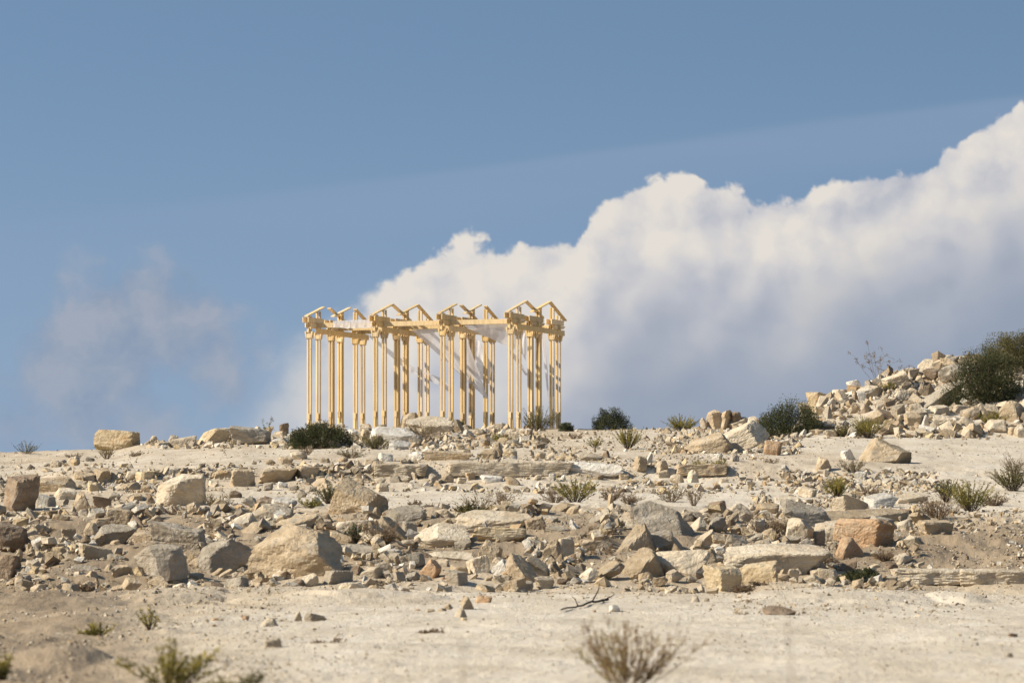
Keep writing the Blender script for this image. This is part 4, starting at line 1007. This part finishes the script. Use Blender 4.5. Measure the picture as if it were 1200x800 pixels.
# ------------------------------------------------------------------ shrubs and dry plants
def leaves(P, Dv, L, Wd, r, name, mat, parent, tone):
    """little two-sided blades at P pointing along Dv"""
    n = len(P)
    Dv = Dv/(np.linalg.norm(Dv, axis=1, keepdims=True)+1e-9)
    s = np.cross(Dv, r.normal(size=(n, 3))); s /= np.linalg.norm(s, axis=1, keepdims=True)+1e-9
    L = np.broadcast_to(L, (n,))[:, None]*r.uniform(0.6, 1.3, (n, 1)); Wd = np.broadcast_to(Wd, (n,))[:, None]
    up = np.cross(s, Dv)*L*0.12
    V = np.stack([P, P+Dv*L*0.45+s*Wd+up, P+Dv*L, P+Dv*L*0.45-s*Wd+up], 1).reshape(-1, 3)
    Fc = np.arange(n*4).reshape(n, 4)
    c = np.repeat(np.clip(tone, 0, 1), 4)[:, None]*np.ones((1, 3))
    return mk_mesh(name, V, Fc, mat, parent, flat=True, col=c)
def tonecol(mb_n, v): return np.full((mb_n, 3), v)
def stems(lines, name, mat, parent, r, k=3):
    m = MB()
    for pts, rad in lines: m.tube(pts, rad, k)
    V = np.concatenate(m.V)
    tv = np.concatenate([np.full(len(v), np.clip(r.normal(0.5, 0.22), 0, 1)) for v in m.V])
    return mk_mesh(name, V, np.concatenate(m.F), mat, parent, flat=False, col=tv[:, None]*np.ones((1, 3)))
def curve(p0, dirv, length, bend, r, n=6, droop=0.0):
    d = np.array(dirv, float); d /= np.linalg.norm(d)
    P = [np.array(p0, float)]
    for i in range(n):
        d = d+r.normal(0, bend, 3); d[2] -= droop; d /= np.linalg.norm(d)
        P.append(P[-1]+d*length/n)
    return np.array(P)
def plant(kind, px, pyb, w, h, name, cat, label, group, leafmat='leaf_dark', d=None, dens=1.0, stemmat='twig'):
    r = np.random.default_rng(int(px*31+pyb*7+w))
    if d is None: d = dist_at(px, pyb)
    s = d/F; W, H = w*s, h*s
    x = xd(px, d)
    gz = float(z_ground(np.array([x]), np.array([d]))[0])
    z0 = min(gz, (YH-pyb)*s) if kind != 'front' else gz
    H = H+max((YH-pyb)*s-z0, 0)
    o = empty(name, (x, d, z0-0.02), label, cat, group)
    o['kind'] = 'thing'
    rad = np.array([W/2, W/2*0.85, H])
    if kind == 'dense':
        # woody limbs, then leaf sprays gathered in clumps through the crown
        lines = []; tips = []
        for i in range(26):
            az = r.uniform(0, 2*np.pi); sp = r.uniform(0.15, 1.0)
            dirv = (math.cos(az)*sp*rad[0]/H, math.sin(az)*sp*rad[1]/H, r.uniform(0.35, 1.0))
            pts = curve((math.cos(az)*W*0.06, math.sin(az)*W*0.06, 0), dirv, H*r.uniform(0.45, 0.72), 0.12, r)
            lines.append((pts, np.linspace(0.022, 0.006, len(pts))*max(H, 0.5)))
        stems(lines, 'stem', M[stemmat], o, r)
        nc = int(175*dens)
        u = r.normal(size=(nc, 3)); u /= np.linalg.norm(u, axis=1, keepdims=True)
        u[:, 2] = np.abs(u[:, 2])*1.0-0.02
        rr = r.uniform(0.45, 1.0, (nc, 1))**0.6
        lump = 1+0.22*fbm(u*1.9+px, 2, 0.5, 2)[:, None]
        C = u*rr*lump*rad*np.array([1.0, 1.0, 0.90]); C[:, 2] = np.maximum(C[:, 2], H*0.03)
        per = int(95*dens)
        cr = r.uniform(0.08, 0.17, nc)*min(W, 1.6*H)
        P = np.repeat(C, per, 0)+np.clip(r.normal(0, 0.5, (nc*per, 3)), -0.75, 0.75)*np.repeat(cr, per)[:, None]
        P[:, 2] = np.maximum(P[:, 2], 0.0)
        ok = np.ones(len(P), bool)
        Dv = P/rad*0.9+r.normal(0, 0.55, P.shape)+np.array([0, 0, 0.45])
        tone = np.repeat(r.normal(0.46, 0.24, nc), per)+r.normal(0, 0.18, nc*per)
        leaves(P, Dv, 0.068 if W > 1.2 else 0.05, 0.012, r, 'foliage', M[leafmat], o, tone)
        # stray sprigs breaking the outline
    elif kind == 'spiky':
        n = int(78*dens); lines = []; P = []; Dv = []; tone = []
        for i in range(n):
            az = r.uniform(0, 2*np.pi); sp = r.uniform(0, 1)**0.7
            dirv = (math.cos(az)*sp*0.95*W/H, math.sin(az)*sp*0.95*W/H, 1.0)
            L = H*r.uniform(0.55, 1.05)*math.sqrt(1+0.3*(sp*W/H)**2)
            pts = curve((math.cos(az)*W*0.08*sp, math.sin(az)*W*0.08*sp, 0), dirv, L, 0.07, r, 6)
            lines.append((pts, np.linspace(0.0055, 0.002, 7)))
            t0 = r.uniform(0.2, 0.55); tn = r.normal(0.62, 0.16) if r.uniform() < 0.7 else r.normal(0.12, 0.1)
            for q in range(int(34*dens)):
                t = t0+(1-t0)*r.uniform()
                i0 = min(int(t*6), 5); f = t*6-i0
                p = pts[i0]*(1-f)+pts[i0+1]*f
                P.append(p); Dv.append((pts[i0+1]-pts[i0])/np.linalg.norm(pts[i0+1]-pts[i0])+r.normal(0, 0.75, 3)); tone.append(tn+0.2*(t-0.6)+r.normal(0, 0.12))
        stems(lines, 'stem', M['dry' if leafmat == 'dry' else stemmat], o, r)
        leaves(np.array(P), np.array(Dv), 0.055, 0.009, r, 'foliage', M[leafmat], o, np.array(tone))
    elif kind == 'dry':
        n = int(46*dens); lines = []
        for i in range(n):
            az = r.uniform(0, 2*np.pi); sp = r.uniform(0, 1)**0.6
            dirv = (math.cos(az)*sp*W/H, math.sin(az)*sp*W/H, 1.0)
            L = H*r.uniform(0.5, 1.05)*math.sqrt(1+0.3*(sp*W/H)**2)
            pts = curve((math.cos(az)*W*0.07, math.sin(az)*W*0.07, 0), dirv, L, 0.10, r, 6)
            lines.append((pts, np.linspace(0.008, 0.0028, 7)))
            for q in range(5):
                i0 = int(r.integers(2, 6))
                pt = curve(pts[i0], (pts[i0]-pts[i0-1])/np.linalg.norm(pts[i0]-pts[i0-1])+r.normal(0, 0.5, 3), L*r.uniform(0.15, 0.35), 0.12, r, 3)
                lines.append((pt, np.linspace(0.005, 0.002, 4)))
        stems(lines, 'stem', M['dry'], o, r)
        nl = int(420*dens)
        ii = r.integers(0, len(lines), nl); P = np.array([lines[i][0][r.integers(1, len(lines[i][0]))] for i in ii])
        leaves(P, r.normal(0, 0.6, (nl, 3))+np.array([0, 0, 0.6]), 0.055, 0.009, r, 'foliage', M[leafmat], o, r.normal(0.5, 0.2, nl))
    elif kind == 'stalk':          # tall, thin, branching, see-through
        lines = []; P = []
        for i in range(int(7*dens)):
            az = r.uniform(0, 2*np.pi); sp = r.uniform(0.1, 1.0)
            pts = curve((math.cos(az)*0.05, math.sin(az)*0.05, 0), (math.cos(az)*sp*W/H*0.9, math.sin(az)*sp*0.4, 1.0), H*r.uniform(0.65, 1.05), 0.06, r, 8)
            lines.append((pts, np.linspace(0.009, 0.004, 9)))
            for q in range(5):
                i0 = int(r.integers(3, 9))
                pt = curve(pts[i0], (r.normal(0, 0.8), r.normal(0, 0.8), 0.7), H*r.uniform(0.10, 0.26), 0.12, r, 4)
                lines.append((pt, np.linspace(0.005, 0.0025, 5))); P += [pt[-1], pt[-2], pt[-1]+r.normal(0, .03, 3)]
        stems(lines, 'stem', M['dry'], o, r)
        P = np.repeat(np.array(P), 4, 0)+r.normal(0, 0.025, (len(P)*4, 3))
        leaves(P, r.normal(0, 0.7, P.shape)+np.array([0, 0, 0.3]), 0.06, 0.016, r, 'foliage', M[leafmat], o, r.normal(0.5, 0.2, len(P)))
    elif kind == 'front':          # near the camera: feathery upright sprays on a fan of twigs
        lines = []; P = []; Dv = []; tone = []
        n = int(60*dens)
        for i in range(n):
            az = r.uniform(0, 2*np.pi); sp = r.uniform(0.0, 1.0)**0.75
            side = math.cos(az)*sp
            dirv = (side*W/H*0.95, math.sin(az)*sp*0.6*W/H, 1.0)
            L = H*r.uniform(0.6, 1.02)*math.sqrt(1+0.35*(side*W/H)**2)
            pts = curve((side*0.05, math.sin(az)*0.05, 0), dirv, L, 0.07, r, 7, droop=-0.03)
            lines.append((pts, np.linspace(0.0042, 0.0014, 8)))
            brown = r.uniform() < 0.8
            for q in range(12):
                i0 = int(r.integers(2, 8)); bd = (pts[i0]-pts[i0-1])/np.linalg.norm(pts[i0]-pts[i0-1])
                pt = curve(pts[i0], bd+r.normal(0, 0.32, 3)+np.array([0, 0, 0.25]), L*r.uniform(0.10, 0.24), 0.07, r, 4)
                lines.append((pt, np.linspace(0.0022, 0.001, 5)))
                tn = r.normal(0.35 if brown else 0.75, 0.14)
                for z in range(7):
                    t = r.uniform(0.1, 1)*4; a = min(int(t), 3); f = t-a
                    P.append(pt[a]*(1-f)+pt[a+1]*f); Dv.append((pt[a+1]-pt[a])/np.linalg.norm(pt[a+1]-pt[a])+r.normal(0, 0.45, 3)); tone.append(tn+r.normal(0, 0.1))
        stems(lines, 'stem', M['dry'], o, r)
        leaves(np.array(P), np.array(Dv), 0.030*dens**0, 0.0045, r, 'foliage', M[leafmat], o, np.array(tone))
    return o
M['leaf_front'] = mat_leaf('leaf_rusty_green', (0.25, 0.145, 0.07), (0.38, 0.25, 0.12), (0.42, 0.36, 0.13))
GS, GY, GD = 'dark evergreen bushes on the crest', 'yellow green tufts among the stones', 'dry brown tufts among the stones'
PL = [
 ('dense', 376, 525, 78, 32, 'bush', 'bush', 'low spreading dark green bush before the left columns', GS, 'leaf_dark', {}),
 ('dense', 925, 512, 78, 46, 'bush', 'bush', 'rounded dark green bush between the split slab and the right heap', GS, 'leaf_dark', {}),
 ('dense', 1152, 476, 92, 80, 'bush', 'bush', 'biggest dark green bush growing out of the right heap', GS, 'leaf_dark', dict(dens=1.35)),
 ('dense', 1188, 434, 80, 50, 'bush', 'bush', 'olive bush on top of the heap at the right edge', GS, 'leaf_olive', dict(dens=1.1)),
 ('dense', 717, 503, 42, 26, 'bush', 'bush', 'small grey green bush alone on the skyline right of the temple', GS, 'leaf_grey', dict(dens=0.75)),
 ('dense', 1012, 687, 64, 22, 'bush', 'bush', 'low mat of dark green on the right slope', GS, 'leaf_dark', dict(dens=0.8)),
 ('spiky', 632, 505, 40, 30, 'shrub', 'shrub', 'mixed green and brown shrub at the foot of the fourth columns', GY, 'leaf_olive', dict(dens=1.3)),
 ('dense', 663, 505, 16, 12, 'shrub', 'shrub', 'tiny grey shrub right of the last column', GY, 'leaf_grey', dict(dens=0.5)),
 ('dense', 536, 507, 22, 18, 'shrub', 'shrub', 'grey green shrub seen between the third columns', GY, 'leaf_grey', dict(dens=0.5, d=163)),
 ('spiky', 799, 505, 30, 20, 'shrub', 'shrub', 'yellow green tuft on the skyline left of the crest stones', GY, 'leaf_yellow', dict(dens=1.2)),
 ('spiky', 736, 526, 28, 28, 'shrub', 'shrub', 'yellow tipped tuft on the pale slope under the skyline bush', GY, 'leaf_yellow', {}),
 ('spiky', 697, 525, 14, 13, 'shrub', 'shrub', 'small yellow tuft left of the yellow tipped tuft', GY, 'leaf_yellow', dict(dens=0.5)),
 ('spiky', 674, 590, 42, 34, 'shrub', 'shrub', 'bright green wispy tuft on the flat below the white outcrop', GY, 'leaf_yellow', dict(dens=0.9)),
 ('spiky', 553, 606, 38, 16, 'shrub', 'shrub', 'low green cushion behind the layered slab', GY, 'leaf_olive', dict(dens=1.2)),
 ('dry', 558, 604, 42, 32, 'shrub', 'dry shrub', 'tall dry stalks rising from the low green cushion', GD, 'leaf_olive', dict(dens=0.7)),
 ('dry', 588, 591, 36, 22, 'shrub', 'dry shrub', 'thin dry tuft right of the low green cushion', GD, 'dry', dict(dens=0.7)),
 ('spiky', 1018, 513, 34, 28, 'shrub', 'shrub', 'yellow green shrub at the foot of the right heap', GY, 'leaf_yellow', dict(dens=1.2)),
 ('spiky', 991, 512, 26, 14, 'shrub', 'shrub', 'low olive tuft left of the shrub at the heap foot', GY, 'leaf_olive', {}),
 ('spiky', 981, 582, 22, 24, 'shrub', 'shrub', 'yellow green tuft below the road boulder', GY, 'leaf_yellow', dict(dens=0.9)),
 ('dry', 1000, 556, 26, 22, 'shrub', 'dry shrub', 'brown green tuft against the left side of the road boulder', GD, 'leaf_olive', {}),
 ('spiky', 1109, 588, 22, 28, 'shrub', 'shrub', 'dark spiky tuft left of the yellow green clump', GY, 'leaf_olive', dict(dens=0.8)),
 ('spiky', 1138, 601, 48, 42, 'shrub', 'shrub', 'large yellow green clump on the right slope', GY, 'leaf_yellow', dict(dens=1.1)),
 ('spiky', 1187, 576, 42, 32, 'shrub', 'shrub', 'olive clump cut by the right edge', GY, 'leaf_olive', dict(dens=1.1)),
 ('dry', 1190, 555, 36, 26, 'shrub', 'dry shrub', 'dry clump above the olive clump at the right edge', GD, 'leaf_olive', dict(dens=0.8)),
 ('spiky', 1163, 500, 34, 20, 'shrub', 'shrub', 'yellow green tuft below the orange stone of the heap', GY, 'leaf_yellow', {}),
 ('spiky', 1040, 460, 16, 14, 'shrub', 'shrub', 'small yellowish tuft at the root of the tall dry plant', GY, 'leaf_yellow', dict(dens=0.6)),
 ('stalk', 1030, 452, 44, 46, 'dry_plant', 'dry plant', 'tall thin dead plant standing against the sky on the heap', GD, 'dry', dict(dens=1.1)),
 ('stalk', 1064, 446, 30, 26, 'dry_plant', 'dry plant', 'short dead stalks right of the tall thin dead plant', GD, 'dry', dict(dens=0.6)),
 ('spiky', 31, 533, 26, 18, 'shrub', 'shrub', 'dark spiky tuft on the skyline at the far left', GY, 'leaf_olive', dict(dens=0.5)),
 ('dry', 125, 537, 20, 20, 'shrub', 'dry shrub', 'yellowish dry tuft before the lone yellow boulder', GD, 'leaf_yellow', dict(dens=0.7)),
 ('dry', 85, 537, 20, 9, 'shrub', 'dry shrub', 'low brown tuft left of the lone yellow boulder', GD, 'dry', dict(dens=0.6)),
 ('dry', 158, 535, 18, 9, 'shrub', 'dry shrub', 'dark brown tuft right of the lone yellow boulder', GD, 'dry', dict(dens=0.6)),
 ('stalk', 316, 503, 14, 15, 'dry_plant', 'dry plant', 'single thin sprig on the left crest against the sky', GD, 'leaf_olive', dict(dens=0.5)),
 ('dry', 274, 520, 28, 16, 'shrub', 'dry shrub', 'dry tuft before the rounded grey boulder on the crest', GD, 'leaf_olive', dict(dens=0.7)),
 ('spiky', 385, 590, 22, 26, 'shrub', 'shrub', 'rusty green tuft left of the flat faced boulder', GY, 'leaf_olive', dict(dens=0.7)),
 ('spiky', 362, 596, 24, 16, 'shrub', 'shrub', 'yellowish tuft beside the small pale wedge', GY, 'leaf_yellow', dict(dens=0.5)),
 ('dry', 256, 597, 28, 24, 'shrub', 'dry shrub', 'dark dry tuft right of the pale pyramid boulder', GD, 'leaf_olive', dict(dens=0.8)),
 ('spiky', 441, 526, 42, 20, 'shrub', 'shrub', 'olive brown tuft right of the low dark bush', GY, 'leaf_olive', dict(dens=0.9)),
 ('dry', 412, 536, 32, 14, 'shrub', 'dry shrub', 'greyish dry tuft below the low dark bush', GD, 'leaf_olive', {}),
 ('dry', 360, 533, 16, 12, 'shrub', 'dry shrub', 'rusty dry tuft under the left end of the dark bush', GD, 'dry', dict(dens=0.6)),
 ('dry', 492, 517, 36, 22, 'shrub', 'dry shrub', 'dark dry tuft under the crown slab of the mound', GD, 'dry', {}),
 ('spiky', 496, 514, 34, 22, 'shrub', 'shrub', 'sparse green blades before the crown slab', GY, 'leaf_olive', dict(dens=0.45)),
 ('spiky', 588, 518, 26, 12, 'shrub', 'shrub', 'low yellow tuft below the cream block between the right columns', GY, 'leaf_yellow', dict(dens=0.8)),
 ('dry', 446, 640, 40, 36, 'shrub', 'dry shrub', 'dark red brown thicket in the middle of the bank', GD, 'dry', dict(dens=1.5)),
 ('spiky', 416, 636, 18, 24, 'shrub', 'shrub', 'thin grey green tuft before the straight edged cream block', GY, 'leaf_grey', dict(dens=0.7)),
 ('dry', 210, 604, 40, 16, 'shrub', 'dry shrub', 'brown tuft at the foot of the pale pyramid boulder', GD, 'dry', dict(dens=0.9)),
 ('spiky', 186, 653, 12, 13, 'shrub', 'shrub', 'tiny green sprig on the long grey slab', GY, 'leaf_grey', dict(dens=0.4)),
 ('dry', 716, 586, 24, 18, 'shrub', 'dry shrub', 'brown tuft above the thin stone finger', GD, 'dry', dict(dens=0.9)),
 ('dry', 650, 588, 26, 18, 'shrub', 'dry shrub', 'dark dry tuft left of the bright green tuft', GD, 'dry', dict(dens=0.8)),
 ('dry', 736, 590, 24, 16, 'shrub', 'dry shrub', 'reddish dry tuft above the grey lichen slab', GD, 'dry', dict(dens=0.8)),
 ('dry', 702, 632, 26, 20, 'shrub', 'dry shrub', 'red brown tuft in the hollow left of the lichen slab', GD, 'dry', {}),
 ('dry', 705, 655, 28, 16, 'shrub', 'dry shrub', 'brown tuft below the hollow of the lichen slab', GD, 'dry', {}),
 ('dry', 895, 626, 46, 30, 'shrub', 'dry shrub', 'broad brown tuft left of the dark edged slab', GD, 'dry', dict(dens=1.3)),
 ('dry', 930, 627, 26, 20, 'shrub', 'dry shrub', 'fine brown tuft under the left tip of the dark edged slab', GD, 'dry', {}),
 ('dry', 962, 662, 44, 14, 'shrub', 'dry shrub', 'low brown tuft at the end of the very long slab', GD, 'dry', {}),
 ('dry', 872, 693, 34, 13, 'shrub', 'dry shrub', 'brown tuft between the two yellow blocks', GD, 'dry', {}),
 ('dry', 898, 689, 30, 10, 'shrub', 'dry shrub', 'low brown tuft under the bright yellow block', GD, 'dry', {}),
 ('dry', 787, 588, 34, 22, 'shrub', 'dry shrub', 'dark bare tuft on the flat behind the lichen slab', GD, 'leaf_olive', dict(dens=0.7)),
 ('dry', 813, 592, 18, 26, 'shrub', 'dry shrub', 'leaning bare twigs right of the dark bare tuft', GD, 'dry', dict(dens=0.4)),
 ('dry', 37, 634, 46, 20, 'shrub', 'dry shrub', 'brown thicket above the dark boulder at the left edge', GD, 'dry', dict(dens=1.2)),
 ('dry', 99, 691, 18, 12, 'shrub', 'dry shrub', 'round brown tuft at the lower edge of the left rubble', GD, 'dry', dict(dens=0.7)),
 ('dry', 1036, 654, 24, 12, 'shrub', 'dry shrub', 'brown tuft right of the small orange boulder', GD, 'dry', dict(dens=0.8)),
 ('dry', 487, 594, 16, 9, 'shrub', 'dry shrub', 'small round brown tuft on the flat', GD, 'dry', dict(dens=0.6)),
 ('dry', 507, 600, 22, 13, 'shrub', 'dry shrub', 'brown tuft right of the small round tuft', GD, 'dry', dict(dens=0.8)),
 ('dry', 1098, 610, 34, 32, 'shrub', 'dry shrub', 'brown scrub behind the rust ended block', GD, 'dry', dict(dens=1.3)),
 ('dry', 1165, 592, 34, 16, 'shrub', 'dry shrub', 'grey brown tuft right of the yellow green clump', GD, 'dry', {}),
 ('spiky', 842, 550, 16, 14, 'shrub', 'shrub', 'yellowish tuft below the split slab', GY, 'leaf_yellow', dict(dens=0.5)),
 ('spiky', 818, 552, 14, 14, 'shrub', 'shrub', 'slim yellow tuft left of the tuft below the split slab', GY, 'leaf_yellow', dict(dens=0.4)),
 ('dry', 674, 514, 22, 9, 'shrub', 'dry shrub', 'flat brown tuft on the pale ground right of the temple', GD, 'dry', dict(dens=0.6)),
 ('dry', 905, 545, 22, 10, 'shrub', 'dry shrub', 'brown tuft beside the rust streaked block', GD, 'dry', dict(dens=0.5)),
 ('dry', 1018, 580, 40, 12, 'shrub', 'dry shrub', 'brown fringe of grass below the road boulder', GD, 'dry', dict(dens=0.9)),
 ('dry', 1070, 566, 34, 9, 'shrub', 'dry shrub', 'reddish fringe of grass at the road edge', GD, 'dry', dict(dens=0.8)),
 ('spiky', 112, 748, 44, 22, 'shrub', 'shrub', 'sprawling yellow stalk on the brown dirt', GY, 'leaf_yellow', dict(dens=0.4)),
 ('spiky', 176, 738, 26, 30, 'shrub', 'shrub', 'slender flowering sprig beyond the sprawling stalk', GY, 'leaf_yellow', dict(dens=0.28)),
 ('dry', 380, 756, 40, 9, 'shrub', 'dry shrub', 'flat dead grass beside the crack in the sand', GD, 'dry', dict(dens=0.4)),
 ('dry', 505, 742, 34, 8, 'shrub', 'dry shrub', 'flat brown dead grass below the peaked stone', GD, 'dry', dict(dens=0.5)),
 ('front', 736, 812, 122, 80, 'foreground_shrub', 'shrub', 'feathery rust and green shrub nearest the camera, out of focus', None, 'leaf_front', dict(dens=0.8)),
 ('spiky', 200, 812, 84, 66, 'foreground_shrub', 'shrub', 'yellow flowered spindly shrub at the lower left', None, 'leaf_yellow', dict(dens=0.62)),
 ('spiky', 262, 812, 30, 20, 'foreground_shrub', 'shrub', 'tips of a yellow green plant right of the yellow flowered shrub', None, 'leaf_yellow', dict(dens=0.3)),
 ('spiky', 292, 812, 24, 28, 'foreground_shrub', 'shrub', 'thin green sprig at the bottom edge right of the plant tips', None, 'leaf_olive', dict(dens=0.25)),
 ('spiky', 2, 800, 20, 36, 'foreground_shrub', 'shrub', 'yellow sprig at the lower left corner', None, 'leaf_yellow', dict(dens=0.35)),
]
for (kind, px, pyb, w, h, nm, cat, lab, grp, lm, kw) in PL:
    plant(kind, px, pyb, w, h, nm, cat, lab, grp, lm, **kw)
# a dry stick lying on the sand, and stalks close to the lens that melt into a smear
r_ = np.random.default_rng(3)
p0, p1 = at(656, dist_at(656, 717)), at(712, dist_at(712, 706))
ms = MB(); tt = np.linspace(0, 1, 12)[:, None]
base = p0*(1-tt)+p1*tt+r_.normal(0, 0.012, (12, 3)); base[:, 2] = [float(z_ground(np.array([b[0]]), np.array([b[1]]))[0])+0.035 for b in base]
ms.tube(base-p0, np.linspace(0.012, 0.022, 12), 5)
for i, dv in ((7, (0.12, 0.1, 0.28)), (4, (-0.1, 0.0, 0.16)), (10, (0.2, 0.05, 0.10))):
    ms.tube(np.array([base[i], base[i]+np.array(dv)*0.6+[0.02, 0, 0], base[i]+np.array(dv)])-p0, [0.012, 0.009, 0.004], 4)
st = ms.build('dry_stick', M['twig'], flat=False); st.location = p0
tag(st, 'dark dry stick lying on the sand left of the round white stone', 'stick')
for px, top, d, lab in ((930, 715, 13.5, 'blurred single dry stalk close to the camera at the lower right'), (545, 742, 15.0, 'blurred faint dry stalk close to the camera below the centre')):
    x = xd(px, d); g = float(z_ground(np.array([x]), np.array([d]))[0])
    zt = (YH-top)/F*d
    pts = np.array([(0, 0, 0), (0.012, 0, (zt-g)*0.5), (-0.006, 0, (zt-g)*0.8), (-0.02, 0.01, zt-g)])
    mm = MB(); mm.tube(pts, [0.004, 0.0035, 0.003, 0.002], 5)
    mm.tube(np.array([pts[1], pts[1]+[0.03, 0, 0.08], pts[1]+[0.045, 0, 0.17]]), [0.002, 0.0018, 0.001], 4)
    o = mm.build('dry_stalk', M['dry'], flat=False, col=np.full((sum(len(v) for v in mm.V), 3), 0.45))
    o.location = (x, d, g); tag(o, lab, 'stalk')
